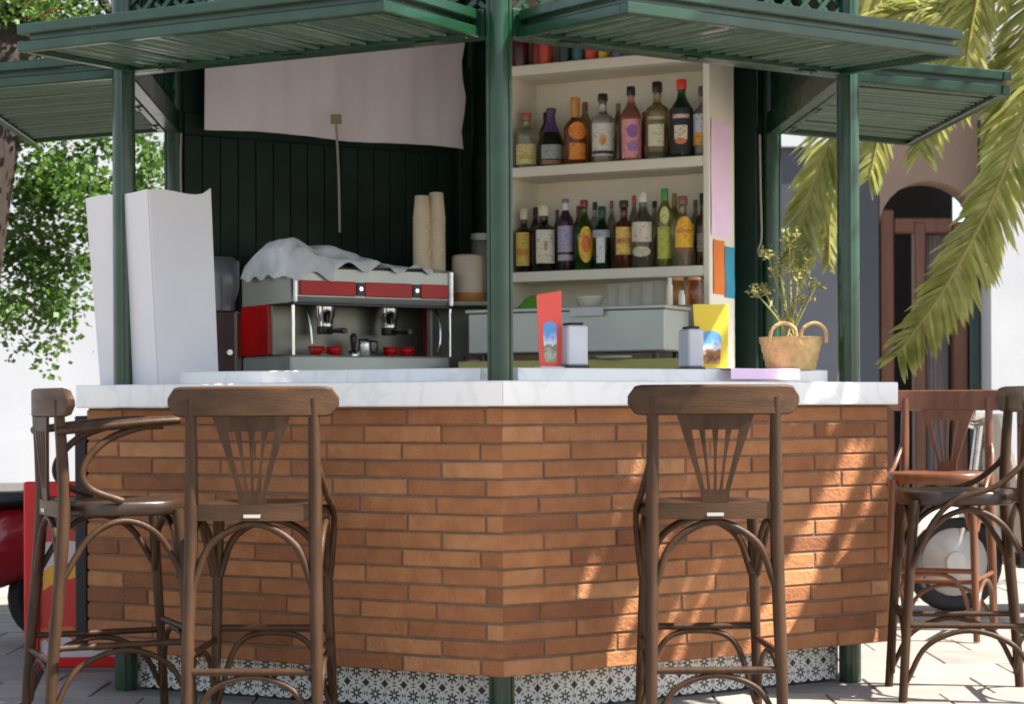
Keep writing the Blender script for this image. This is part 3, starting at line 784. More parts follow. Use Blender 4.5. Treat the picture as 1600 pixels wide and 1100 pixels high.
# crumpled cloth on top of the machine
m = MB(); nx, ny = 54, 30; vv = []; ff = []
rc = random.Random(3)
ph = [(rc.uniform(5, 22), rc.uniform(5, 22), rc.uniform(0, 6)) for _ in range(9)]
for i in range(nx+1):
    for j in range(ny+1):
        s, t = i/nx, j/ny
        x = -.03 + .71*s; y = -.02 + .44*t
        topz = .502 if y > .05 else .49
        h = .006 + .075*max(0, 1-((s-.30)/.42)**2)*min(1, 3.5*t+.25)*min(1, 3*(1-t)) + .05*math.exp(-((s-.10)/.08)**2)*min(1, 4*(1-t)+.1)
        h += sum(.0042*math.sin(a*s*2+b*t+c) for a, b, c in ph)*min(1, 5*s, 5*(1-s)+.25)
        z = topz + max(.004, h)
        if j == 0: z = topz - .035 - .02*math.sin(i*.5) + (.035 if s > .3 else -.01); y = -.040
        if j == 1: y = -.036
        if i == 0: z = topz - .055 + .01*math.sin(j*.7); x = -.036
        vv.append((x, y, z))
for i in range(nx):
    for j in range(ny):
        q = i*(ny+1)+j; ff.append((q, q+ny+1, q+ny+2, q+1))
m.add(vv, ff, True)
tag(m.build('crumpled_cloth', CLOTH, None, CMO, CR_), 'crumpled white and blue cloth thrown over the coffee machine', 'cloth')
# stacks of paper cups on the machine
for x, y, hh, lb in ((.700, .09, .335, 'stack of upturned paper cups on the coffee machine, nearer the cloth'), (.772, .085, .352, 'taller stack of upturned paper cups nearest the centre post')):
    m = MB(); pr = []; nC = 17
    for k in range(nC):
        z = hh*.72*k/nC
        pr += [(.0395, z), (.0415, z+.002), (.0415, z+.006), (.0392, z+.008)]
    pr += [(.0392, hh*.72), (.031, hh-.002), (.026, hh)]
    m.lathe(pr, 20)
    tag(m.build('paper_cup_stack', PAPERC, None, cpt(x, y, .4985), 0), lb, 'paper cups', 'stacks of paper cups')
# grinder beside the machine, mostly hidden by the white board
p = Vector((-1.235, 8.36, 1.130)); gr = thing('coffee_grinder', 'black coffee grinder with smoky hopper behind the white panel', 'grinder', p)
m = MB(); m.bbox(-.07, .07, -.08, .08, -.0015, .30, .01); m.build('body', mat('dark_grinder', (.05, .02, .02), rough=.3), gr)
m = MB(); m.lathe([(.05, .3005), (.05, .33), (.07, .40), (.07, .51), (.05, .53)], 18); m.build('hopper', mat('smoky_plastic', (.10, .10, .11), rough=.25), gr)
m = MB(); m.tube([(.03, -.081, .12), (.05, -.14, .12)], .012, 8); m.build('doser_lever', STEEL, gr)
# open box, tub and jar right of the machine
p = at(672, 560, 8.72); p.z = 1.215
cb = thing('open_box', 'small open grey box shelf beside the coffee machine', 'box', (p.x, p.y, 1.1292), R(8))
m = MB(); W_ = .30; D_ = .22; H_ = .36
m.bbox(0, W_, 0, D_, 0, .02); m.bbox(0, W_, 0, D_, H_-.02, H_); m.box(.0, .012, .001, D_-.001, .0205, H_-.0205); m.box(W_-.012, W_, .001, D_-.001, .0205, H_-.0205); m.box(.0125, W_-.0125, D_-.012, D_-.001, .0205, H_-.0205)
m.build('box_body', mat('olive_grey_panel', (.30, .29, .23), rough=.6), cb)
m = MB(); m.bbox(-.014, -.001, -.004, .012, .0, H_, .002); m.build('wood_edge', DOORW, cb)
q = Vector((p.x + .16, p.y + .05, 1.1292 + .0215))
b = thing('storage_tin', 'grey tin with rusty lid inside the open box', 'tin', (q.x+.05, q.y, q.z))
m = MB(); m.lathe([(.06, 0), (.062, .004), (.062, .075)], 20); m.build('tin_body', mat('dull_tin', (.30, .32, .34), rough=.4, metal=.5), b)
m = MB(); m.lathe([(.064, .0752), (.064, .09)], 20); m.build('lid', mat('rusty_lid', (.22, .07, .03), rough=.6), b)
TB = 1.1292 + H_ + .0008
b = thing('white_tub', 'white plastic tub with orange base band by the centre post', 'tub', (p.x+.165, p.y+.12, TB))
m = MB(); m.lathe([(.072, 0), (.075, .004), (.075, .04)], 24); m.build('orange_base', paint((.36, .15, .03)), b)
m = MB(); m.lathe([(.070, .0402), (.071, .05), (.069, .20), (.064, .21), (.04, .214)], 24); m.build('tub_body', mat('ivory_plastic', (.56, .46, .36), (.52, .42, .33), rough=.5), b)
b = thing('metal_jar', 'greenish grey jar behind the white tub', 'jar', (p.x+.225, p.y+.20, TB))
m = MB(); m.lathe([(.04, 0), (.042, .005), (.042, .27), (.036, .285)], 20); m.build('jar_body', mat('olive_jar', (.10, .10, .07), rough=.4), b)
m = MB(); m.lathe([(.044, .2852), (.044, .315)], 20); m.build('lid', mat('jar_lid', (.30, .31, .25), rough=.4), b)

# ------------------------------------------------------------------ tall white folded panel on the counter's left end
LZ = 1.1468
wc = at(250, 580, 6.93); 
pn = thing('white_folded_panel', 'tall white folded panel standing on the marble behind the green post', 'panel', (wc.x, wc.y, 0))
def sheet(name, p0, p1, z0, z1, flare0, flare1, th=.008, parent=pn, m_=WHITE, bulge=0.0):
    d = (p1 - p0); nrm = Vector((-d.y, d.x, 0)).normalized()*th
    m = MB(); vv = []; ff = []; n = 8
    for lay in (0, 1):
        for i in range(n+1):
            for j in range(n+1):
                s, t = i/n, j/n
                q = p0 + d*s + (flare0*(1-s) + flare1*s)*t + nrm*lay + nrm.normalized()*bulge*math.sin(math.pi*s)*(t**2)
                vv.append((q.x, q.y, z0 + (z1-z0)*t + (.022*max(0, s-.85)/.15*(name == 'front_leaf') + .004*math.sin(s*7))*t))
    o = (n+1)**2
    for i in range(n):
        for j in range(n):
            a_ = i*(n+1)+j; ff.append((a_, a_+n+1, a_+n+2, a_+1)); ff.append((o+a_+1, o+a_+n+2, o+a_+n+1, o+a_))
    for i in range(n):
        a_, b_ = i*(n+1), (i+1)*(n+1); ff.append((a_, a_+o, b_+o, b_)); ff.append((a_+n, b_+n, b_+n+o, a_+n+o))
        ff.append((i, i+1, i+1+o, i+o)); k = n*(n+1)+i; ff.append((k, k+o, k+o+1, k+1))
    m.add(vv, ff, True); me = m.mesh(name, m_)
    if hasattr(me, 'set_sharp_from_angle'): me.set_sharp_from_angle(angle=R(40))
    return link(name, me, parent)
zb, zt = 1.102, HC + (634-297)/F*7.0
P_c = Vector((0, 0, 0)); P_r = at(342, 580, 7.12) - wc; P_l = at(157, 575, 7.22) - wc
P_r.z = P_l.z = 0
fl_l = Vector((-.052, 0, 0)); fl_c = Vector((-.034, -.0, 0)); fl_r = Vector((-.022, 0, 0))
sheet('front_leaf', P_c, P_r, zb, zt, fl_c, fl_r + Vector((-.004, 0, 0)), bulge=-.002)
sheet('side_leaf', P_l, P_c + Vector((-.009, .004, 0)), zb, zt, fl_l, fl_c)

# ------------------------------------------------------------------ things on the right ledge
def ledge_pt(px, n, z=LZ, a=30):
    o = kworld(a, 0, n, z); ang = R(a) + TW; d = Vector((math.cos(ang), math.sin(ang), 0)); k = (px-800)/F
    t = (k*o.y - o.x)/(d.x - k*d.y)
    return o + d*t
def menu_card(px, wd, h, m_, pic, label, rz, lean=.0, n=-.13, slant=0.0):
    p = ledge_pt(px, n)
    c = thing('menu_stand', label, 'menu stand', p, rz, 'menu stands on the marble ledge')
    m = MB(); hw = wd/2
    m.M = Matrix.Rotation(-lean, 4, 'X')
    o = [(-hw*.86, .006), (hw*.9, .006), (hw, h), (-hw, h*(1-slant))]
    m.prism(o, 1, -.0015, .0015); m.build('card', m_, c)
    m = MB(); m.M = Matrix.Rotation(-lean, 4, 'X')
    k = 14; aw = hw*.56; z0, z1 = .02, h*.60
    pts = [(-aw*.8, z0), (aw*.85, z0)] + [(aw*math.cos(math.pi*i/k), z1-aw*.8 + aw*.8*math.sin(math.pi*i/k)) for i in range(k+1)]
    m.prism(pts, 1, -.0026, -.0018); m.build('picture', pic, c)
    m = MB(); m.bbox(-hw, hw, -.03, .03, 0, .0055, .001); m.build('foot', paint((.55, .55, .55)), c)
    return c
menu_card(860, .092, .265, REDC, picture_mat('print_tower', (.10, .32, .68), (.32, .28, .10), (.45, .5, .4)), 'red menu stand with an arched blue picture', R(22), .03, -.12, .06)
menu_card(1112, .130, .235, YELLOW, picture_mat('print_town', (.13, .36, .62), (.62, .30, .05), (.16, .05, .03)), 'yellow menu stand with a picture of an orange town', R(5), .03, -.12)
def napkins(px, n, label, w_=.075, h=.145, rz=R(20)):
    p = ledge_pt(px, n); b = thing('napkin_holder', label, 'napkin holder', p, rz, 'napkin holders on the marble ledge')
    m = MB(); m.bbox(-w_/2-.004, w_/2+.004, -.05, .05, 0, .008, .002); m.build('base', BLACKP, b)
    m = MB(); m.bbox(-w_/2, w_/2, -.046, .046, .0085, h, .006); m.build('shell', mat('pale_plastic', (.62, .62, .66), rough=.35), b)
    m = MB(); m.bbox(-w_/2+.012, w_/2-.012, -.036, .036, h+.0005, h+.010, .003); m.build('top_slot', BLACKP, b)
napkins(896, -.10, 'white napkin holder next to the red menu stand', .074)
napkins(1080, -.16, 'white napkin holder half hidden by the yellow menu stand', .06)
m = MB(); p = ledge_pt(1172, -.05)  # thin pink sheet added in place of a patch of sunlight on the marble
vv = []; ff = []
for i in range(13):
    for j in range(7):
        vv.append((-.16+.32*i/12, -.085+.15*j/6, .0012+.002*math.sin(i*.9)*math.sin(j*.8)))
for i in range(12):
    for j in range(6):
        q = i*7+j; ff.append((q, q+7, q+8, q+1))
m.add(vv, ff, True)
# front flap carries the sun patch colour over the ledge edge
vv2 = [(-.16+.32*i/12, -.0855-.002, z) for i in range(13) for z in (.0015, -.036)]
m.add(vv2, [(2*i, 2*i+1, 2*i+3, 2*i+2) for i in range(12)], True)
o = m.build('sun_patch_sheet', PINK, None, (p.x, p.y, LZ), R(30)+TW)
tag(o, 'pale pink sheet added as a sun patch over the edge of the marble ledge', 'sun patch')
# basket planter
p = ledge_pt(1236, -.10); p.z = LZ
pl = thing('basket_planter', 'straw basket planter with two loop handles and a dry flowering plant', 'planter', p, R(10))
m = MB(); pr = []
for k in range(9):
    z = .118*k/8; pr += [(.088+.028*(k/8)+.0025*(k % 2), z)]
pr += [(.120, .121), (.110, .121), (.098, .09), (.001, .088)]
m.lathe(pr, 28, cap=True); m.build('basket', WICKER, pl)
for cx in (-.055, .06):
    m = MB(); m.tube(bez([(cx-.05, -.075, .10), (cx-.042, -.085, .148), (cx, -.09, .170), (cx+.042, -.085, .148), (cx+.05, -.075, .10)], 5), .007, 8); m.build('handle', WICKER, pl)
rp = random.Random(11)
m = MB(); heads = MB()
stems = [(-.005,.40,0),(-.09,.20,.02),(-.045,.26,-.02),(.06,.32,.02),(.09,.22,-.01),(.02,.36,.03),(-.13,.19,-.02),(-.02,.30,.04),(.045,.16,0),(-.07,.33,.03),(.02,.27,-.03)]
for dx, h, dy in stems:
    b0 = (rp.uniform(-.03,.03), rp.uniform(-.03,.03), .09)
    pts = bez([b0, (dx*.35, dy*.5, .09+h*.45), (dx*.85, dy, .09+h*.85), (dx*1.05, dy, .09+h)], 5)
    m.tube(pts, [.0045*(1-.55*i/len(pts)) for i in range(len(pts))], 6)
    tip = pts[-1]
    for _ in range(9):                      # umbel rays with leafy tufts
        d = Vector((rp.gauss(0,1), rp.gauss(0,1), rp.uniform(-.3,1.1))).normalized()*rp.uniform(.018,.042)
        heads.tube([tip, tip+d], .0016, 4)
        for _ in range(5):
            a_ = tip + d + Vector((rp.gauss(0,.006), rp.gauss(0,.006), rp.gauss(0,.005)))
            u_ = Vector((rp.gauss(0,1), rp.gauss(0,1), rp.gauss(0,.6))).normalized()*.011; v_ = u_.cross(Vector((rp.gauss(0,1), rp.gauss(0,1), 1))).normalized()*.004
            heads.add([a_-u_, a_+v_, a_+u_, a_-v_], [(0,1,2,3)])
    for s in (.35, .55, .75):
        q = pts[int(len(pts)*s)]
        d = Vector((rp.uniform(-1,1), rp.uniform(-1,1), .6)).normalized()*.05
        heads.add([q, q+d*.5+Vector((.006,.004,0)), q+d, q+d*.5-Vector((.006,.004,0))], [(0,1,2,3)])
m.build('stem', DRYP, pl); heads.build('flower_head', DRYP, pl)

# ------------------------------------------------------------------ cords
def cord(pts, r, label, extra=None):
    m = MB(); m.tube(bez(pts, 6), r, 6)
    o = m.build('hanging_cord', ROPE); tag(o, label, 'cord', 'cords hanging in the kiosk'); return o
a_ = kworld(-150, 0, -.14, 0)
t0 = at(527, 188, 8.75); t1 = at(532, 362, 8.72)
c_ = cord([t0, (t0+t1)/2 + Vector((.004, 0, 0)), t1], .006, 'long taut cord from the canvas strip down to the cloth')
m = MB(); m.box(-.024, .024, -.008, .008, -.012, .03); m.build('clamp', mat('cord_clamp', (.22,.18,.10), rough=.6), c_, t0)
t0 = at(1189, 212, 8.55)
cord([t0, at(1190, 300, 8.55), at(1191, 372, 8.55), at(1186, 392, 8.55), at(1189, 402, 8.53), at(1193, 385, 8.55)], .0045, 'cord ending in a knotted loop by the basket plant')
cord([at(285, 206, 8.5), at(284, 250, 8.5), at(285, 330, 8.5)], .0045, 'short cord beside the rear post above the white panel')

# ------------------------------------------------------------------ bar stools
def make_stool(label, arms=False):
    st = thing('bar_stool', label, 'bar stool', (0,0,0), 0, 'bentwood bar stools round the kiosk')
    # seat
    m = MB(); k = 32
    def out(s, zz):
        pts = []
        for i in range(k):
            q = 2*math.pi*i/k; c, sn = math.cos(q), math.sin(q)
            x = math.copysign(abs(c)**.72, c)*.208; y = math.copysign(abs(sn)**.72, sn)*.200
            x *= 1 + .05*(y/.2)
            pts.append((x*s, y*s, zz))
        return pts
    lv = [out(.96, .672), out(1.0, .678), out(1.0, .712), out(.97, .720), out(.80, .717), out(.4, .712)]
    vs = sum(lv, []); fs = []
    for a_ in range(len(lv)-1):
        for i in range(k): fs.append((a_*k+i, a_*k+(i+1) % k, (a_+1)*k+(i+1) % k, (a_+1)*k+i))
    m.add(vs, fs, True); m.add(lv[0], [tuple(range(k))[::-1]]); m.add(lv[-1], [tuple(range(k))])
    m.build('seat', SEATW, st)
    # back legs run up into the back
    for s in (-1, 1):
        pts = bez([(s*.200, -.262, 0), (s*.197, -.245, .25), (s*.192, -.222, .50), (s*.190, -.210, .70), (s*.188, -.214, .86), (s*.187, -.226, 1.045)], 6)
        n_ = len(pts); m = MB(); m.tube(pts, [.0165+.0045*math.sin(math.pi*i/(n_-1)) for i in range(n_)], 10); m.build('back_leg', WOOD, st)
        m = MB(); pts = bez([(s*.195, .205, 0), (s*.186, .190, .25), (s*.176, .170, .55), (s*.170, .160, .69)], 5); n_ = len(pts)
        m.tube(pts, [.0150+.004*i/(n_-1) for i in range(n_)], 10); m.build('front_leg', WOOD, st)
        # hip brace sweeping from back leg over the seat edge down to the front leg
        m = MB()
        if not arms: m.tube(bez([(s*.196, -.212, .845), (s*.206, -.185, .80), (s*.216, -.10, .735), (s*.217, .02, .695), (s*.210, .10, .62), (s*.190, .170, .47)], 5), .0105, 8); m.build('hip_brace', WOOD, st)
        m = MB(); m.tube(bez([(s*.196, -.220, .47), (s*.200, -.13, .61), (s*.198, -.02, .658), (s*.190, .09, .61), (s*.182, .172, .48)], 6), .0105, 8); m.build('arch', WOOD, st)
        m = MB(); m.tube([(s*.197, -.243, .262), (s*.187, .190, .262)], .0105, 8); m.build('stretcher', WOOD, st)
        m = MB(); m.tube(bez([(s*.200, -.250, .06), (s*.203, -.17, .195), (s*.198, -.02, .246), (s*.194, .12, .195), (s*.194, .192, .07)], 6), .0095, 8); m.build('foot_arch', WOOD, st)
    for y, x, zz in ((-.222, .178, .665), (.165, .165, .655)):
        m = MB(); m.tube(bez([(-x-.005, y-.006*(y<0), .47), (-x*.72, y, .60), (0, y, zz), (x*.72, y, .60), (x+.005, y-.006*(y<0), .47)], 7), .0115, 8); m.build('arch', WOOD, st)
    for y, x, z in ((-.246, .186, .215), (.193, .178, .30)):
        m = MB(); m.tube([(-x, y, z), (x, y, z)], .0115, 8); m.build('stretcher', WOOD, st)
        m = MB(); m.tube(bez([(-x-.006, y, .05), (-x*.66, y, z-.055), (0, y, z-.015), (x*.66, y, z-.055), (x+.006, y, .05)], 7), .0095, 8); m.build('foot_arch', WOOD, st)
    # curved top rail
    m = MB(); nx = 26; vv = []; ff = []
    for i in range(nx+1):
        s = -1 + 2*i/nx; x = .262*s
        e = max(0, abs(s) - .86)/.14; hh = .0465*math.sqrt(max(.02, 1-e*e*.92))
        y = -.254 + .055*s*s; zc = 1.036
        cut = .010*(1-abs(s))**.5
        for yo, z in ((-.012, zc-hh+.005), (-.012, zc+hh-.007), (-.004, zc+hh), (.010, zc+hh-.004), (.012, zc-hh+.004), (.0, zc-hh)):
            vv.append((x, y+yo, z))
    for i in range(nx):
        for j in range(6): ff.append((i*6+j, (i+1)*6+j, (i+1)*6+(j+1) % 6, i*6+(j+1) % 6))
    ff += [(5,4,3,2,1,0), tuple(nx*6+j for j in range(6))]
    m.add(vv, ff, True); me = m.mesh('top_rail', RAILW)
    if hasattr(me, 'set_sharp_from_angle'): me.set_sharp_from_angle(angle=R(38))
    link('top_rail', me, st)
    # cross rail above the seat with small maker's plate
    m = MB(); nx = 14; vv = []; ff = []
    for i in range(nx+1):
        s = -1+2*i/nx; y = -.228 + .020*s*s
        for yo, z in ((-.010, .673), (-.010, .722), (.010, .722), (.010, .673)): vv.append((.178*s, y+yo, z))
    for i in range(nx):
        for j in range(4): ff.append((i*4+j, (i+1)*4+j, (i+1)*4+(j+1) % 4, i*4+(j+1) % 4))
    m.add(vv, ff); m.build('cross_rail', RAILW, st)
    m = MB(); m.bbox(-.026, .026, -.2425, -.2385, .682, .694, .001); m.build('metal_plate', CHROME, st)
    # fan splat: plate with five ribs
    m = MB(); th = .005
    def plate(poly, y0, y1):
        z0 = min(p[1] for p in poly); z1 = max(p[1] for p in poly)
        vv = []
        for yo in (-th, th):
            for x, z in poly: vv.append((x, y0 + (y1-y0)*(z-.70)/.30 + .35*x*x*0 + yo, z))
        n = len(poly)
        m.add(vv, [tuple(range(n)), tuple(range(2*n-1, n-1, -1))] + [(i, i+n, (i+1) % n+n, (i+1) % n) for i in range(n)])
    ya, yb = -.228, -.246
    wz = lambda z: .036 + (.118-.036)*((z-.722)/.27)**1.15
    plate([(-wz(.945), .945), (wz(.945), .945), (wz(.992), .992), (-wz(.992), .992)], ya, yb)
    plate([(-.040, .705), (.040, .705), (wz(.76), .76), (-wz(.76), .76)], ya, yb)
    nr = 5; zs = [.758 + .19*i/7 for i in range(8)]
    for q in range(nr):
        c = -1 + 2*q/(nr-1); L_, R_ = [], []
        for z in zs:
            t = (z-.758)/.19; gap = .0035 + .0085*math.sin(math.pi*min(1, t*.62+.02))
            wv = wz(z); seg = 2*wv/nr
            xl = -wv + q*seg + (gap if q else 0); xr = -wv + (q+1)*seg - (gap if q < nr-1 else 0)
            L_.append((xl, z)); R_.append((xr, z))
        plate(L_ + R_[::-1], ya-.0003, yb-.0003)
    m.build('fan_splat', WOOD, st)
    if arms:
        for s in (-1, 1):
            m = MB(); pts = bez([(s*.200, -.235, .945), (s*.222, -.10, .960), (s*.230, .03, .972), (s*.226, .125, .978), (s*.222, .150, .979)], 6)
            n_ = len(pts); m.tube(pts, [.024+.007*math.sin(math.pi*i/(n_-1)) for i in range(n_)], 12, flat=.52); m.build('armrest', WOOD, st)
            m = MB(); m.tube(bez([(s*.224, .10, .962), (s*.224, .02, .955), (s*.222, -.09, .91), (s*.220, -.155, .83), (s*.220, -.135, .765), (s*.218, -.03, .722)], 6), .012, 8); m.build('arm_brace', WOOD, st)
    return st
s1 = make_stool('dark bentwood stool at the shaded brick front, next to the stool with armrests')
s1.location = (-.785, 6.17, 0); s1.rotation_euler = (0, 0, R(-1.5))
s2 = copy_tree(s1); s2['label'] = 'dark bentwood stool at the sunlit brick front below the yellow menu stand'
s2.location = (.610, 6.17, 0); s2.rotation_euler = (0, 0, R(1.5))
s3 = copy_tree(s1); s3['label'] = 'dark bentwood stool seen from the side, facing the kiosk from the edge of the photo'
s3.location = (1.55, 6.86, 0); s3.rotation_euler = (0, 0, R(86))
s4 = copy_tree(s1); s4['label'] = 'bentwood stool in sun-tinted reddish wood standing behind the side facing one'
RW = mat('sun_tinted_bentwood', (.15, .055, .022), (.09, .033, .014), scale=5, rough=.35, bump=.08, bscale=30, stretch=(6, 6, .7))  # same stool wood, with sunlight put into a lighter, redder colour
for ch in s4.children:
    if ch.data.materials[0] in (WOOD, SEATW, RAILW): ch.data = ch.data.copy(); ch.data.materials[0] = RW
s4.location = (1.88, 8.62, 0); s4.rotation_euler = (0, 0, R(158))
s5 = make_stool('bentwood bar stool with armrests beside the red sign', True)
s5.location = (-1.30, 6.42, 0); s5.rotation_euler = (0, 0, R(-66))

# ------------------------------------------------------------------ red framed sign left of the kiosk
p = at(50, 1050, 7.55)
sg = thing('red_sign_board', 'red framed sign board with a colourful print behind the armed stool', 'sign', (p.x, p.y, 0), R(6))
W_, H_ = .345, .735
m = MB(); m.bbox(-.03, .028, -.03, .03, .0, H_, .006); m.build('frame_post', REDP, sg)
m = MB(); m.bbox(W_-.02, W_+.01, -.03, .03, 0, H_, .006); m.build('frame_post', REDP, sg)
m = MB(); m.bbox(.0285, W_-.0205, -.025, .025, H_-.06, H_, .005); m.build('frame_rail', REDP, sg)
m = MB(); m.bbox(.0285, W_-.0205, -.025, .025, .015, .055, .005); m.build('frame_rail', REDP, sg)
pm_ = bpy.data.materials.new('sign_print'); pm_.use_nodes = True
n = pm_.node_tree.nodes; l = pm_.node_tree.links
tc = n.new('ShaderNodeTexCoord'); no = n.new('ShaderNodeTexNoise'); no.inputs['Scale'].default_value = 3; no.inputs['Distortion'].default_value = 1.2
sp = n.new('ShaderNodeSeparateXYZ'); l.new(tc.outputs['Generated'], no.inputs[0]); l.new(tc.outputs['Generated'], sp.inputs[0])
ad = n.new('ShaderNodeMath'); ad.operation = 'MULTIPLY_ADD'; ad.inputs[1].default_value = .35; l.new(no.outputs['Fac'], ad.inputs[0]); l.new(sp.outputs[2], ad.inputs[2])
cr = n.new('ShaderNodeValToRGB'); cr.color_ramp.interpolation = 'CONSTANT'; e = cr.color_ramp.elements
e[0].position = 0; e[0].color = (.6, .55, .55, 1); e[1].position = .36; e[1].color = (.55, .03, .02, 1)
for q, c in ((.28, (.62, .14, .05)), (.62, (.75, .38, .03)), (.72, (.6, .5, .55)), (.9, (.42, .04, .04)), (1.02, (.75, .72, .7)), (1.12, (.06, .03, .03))):
    x = e.new(q); x.color = (*c, 1)
l.new(ad.outputs[0], cr.inputs[0]); l.new(cr.outputs[0], n['Principled BSDF'].inputs['Base Color'])
m = MB(); m.box(.0285, W_-.0205, -.008, .008, .0555, H_-.0605); m.build('print_panel', pm_, sg)

# ------------------------------------------------------------------ scooters
def scooter(name, label, body_m, seat_m, loc, rz, apron_m=None):
    sc = thing(name, label, 'scooter', loc, rz)
    for y in (-.60, .62):                    # rides along local Y
        m = MB(); k = 28; r_ = .205
        m.tube([(0, y + r_*math.cos(2*math.pi*i/k), .245 + r_*math.sin(2*math.pi*i/k)) for i in range(k)], .042, 10, closed=True)
        wl = m.build('wheel', RUBBER, sc)
        m = MB(); m.M = Matrix.Translation((0, y, .245)) @ Matrix.Rotation(R(90), 4, 'Y')
        m.lathe([(.05, -.05), (.06, -.03), (.165, -.02), (.172, 0), (.165, .02), (.06, .03), (.05, .05)], 24); m.build('rim', body_m, wl)
    # front fender, leg shield, floor, rear body
    m = MB(); pts = [( .245 + .275*math.sin(q), -.60 + .275*math.cos(q)) for q in [R(10+i*15) for i in range(11)]]
    vv = []; ff = []
    for z, y in pts:
        for x, dz in ((-.075, -.05), (-.06, 0), (0, .02), (.06, 0), (.075, -.05)): vv.append((x, y, z+dz))
    for i in range(len(pts)-1):
        for j in range(4): ff.append((i*5+j, i*5+5+j, i*5+6+j, i*5+1+j))
    m.add(vv, ff, True); m.build('front_fender', body_m, sc)
    m = MB(); vv = []; ff = []; prof = [(-.32, .27, .17), (-.36, .35, .2), (-.40, .55, .21), (-.44, .75, .17), (-.46, .90, .10), (-.47, .97, .08)]
    for y, z, hw in prof:
        for s in range(7): 
            t = -1+2*s/6; vv.append((hw*t, y + .07*t*t, z))
    for i in range(len(prof)-1):
        for j in range(6): ff.append((i*7+j, i*7+7+j, i*7+8+j, i*7+1+j))
    o_ = len(vv); vv += [(x*.97, y+.02, z) for x, y, z in vv]; ff += [tuple(q+o_ for q in f[::-1]) for f in ff]
    m.add(vv, ff, True); m.build('leg_shield', apron_m or body_m, sc)
    m = MB(); m.bbox(-.16, .16, -.34, .12, .22, .29, .02); m.build('floorboard', BLACKP, sc)
    m = MB(); secs = [(.10, .26, .42, .13), (.14, .27, .66, .16), (.35, .30, .74, .17), (.62, .40, .74, .17), (.85, .56, .72, .12), (.93, .62, .70, .06)]; vv = []; ff = []; k = 12
    for y, z0, z1, hw in secs:
        for i in range(k):
            q = 2*math.pi*i/k; vv.append((hw*math.copysign(abs(math.cos(q))**.7, math.cos(q)), y, (z0+z1)/2 + (z1-z0)/2*math.copysign(abs(math.sin(q))**.7, math.sin(q))))
    for i in range(len(secs)-1):
        for j in range(k): ff.append((i*k+j, i*k+(j+1) % k, (i+1)*k+(j+1) % k, (i+1)*k+j))
    ff += [tuple(range(k)), tuple((len(secs)-1)*k+i for i in range(k))]
    m.add(vv, ff, True); m.build('rear_body', body_m, sc)
    m = MB(); vv = []; ff = []; secs = [(.12, .73, .10, .03), (.20, .77, .13, .05), (.45, .775, .14, .05), (.60, .81, .14, .05), (.84, .80, .11, .045), (.90, .78, .07, .03)]
    for y, z, hw, hh in secs:
        for i in range(k):
            q = 2*math.pi*i/k; vv.append((hw*math.cos(q), y, z + hh*math.sin(q)))
    for i in range(len(secs)-1):
        for j in range(k): ff.append((i*k+j, i*k+(j+1) % k, (i+1)*k+(j+1) % k, (i+1)*k+j))
    ff += [tuple(range(k)), tuple((len(secs)-1)*k+i for i in range(k))]
    m.add(vv, ff, True); m.build('saddle', seat_m, sc)
    m = MB(); m.tube([(0, -.60, .25), (0, -.50, .62), (0, -.45, 1.0)], .028, 8); m.build('fork', STEEL, sc)
    m = MB(); m.tube(bez([(-.33, -.36, 1.02), (-.2, -.42, 1.05), (0, -.44, 1.03), (.2, -.42, 1.05), (.33, -.36, 1.02)], 5), .014, 8); m.build('handlebar', BLACKP, sc)
    m = MB(); m.M = Matrix.Translation((0, -.50, .98)) @ Matrix.Rotation(R(90), 4, 'X'); m.lathe([(.07, -.06), (.085, 0), (.075, .035), (.001, .05)], 18); m.build('headlight', CHROME, sc)
    for s in ((-1, 1) if apron_m else ()):
        m = MB(); m.tube([(s*.26, -.41, 1.04), (s*.32, -.42, 1.20)], .005, 6); m.M = Matrix.Translation((s*.33, -.42, 1.23)) @ Matrix.Rotation(R(90), 4, 'X'); m.lathe([(.045, -.01), (.05, 0), (.045, .01)], 14); m.build('mirror', BLACKP, sc)
    m = MB(); m.tube([(-.12, .45, .28), (-.14, .82, .32)], [.03, .045], 10); m.build('exhaust', STEEL, sc)
    return sc
scooter('scooter', 'cream scooter parked in the sun behind the side facing stool', SCOOTW, BLACKP, (2.76, 9.65, 0), R(-84))
scooter('scooter', 'dark red scooter at the very edge behind the red sign', BIKER, BLACKP, (-2.46, 8.35, 0), R(-62), SCOOTW).scale = (.8, .8, .8)

# ------------------------------------------------------------------ background buildings
b = thing('white_building', 'long sunlit white building wall behind the leafy tree', 'building', (-6, 17.5, 0))
m = MB(); m.box(-14, 7.2, 0, 4, 0, 7.5); m.build('wall', PLAST, b)
m = MB(); m.bbox(-14.05, 7.25, -.06, -.002, 7.3, 7.55); m.build('cornice', PLAST, b)
m = MB(); m.box(-14, 7.2, -.02, -.001, 0, .35); m.build('skirting', CONC, b)
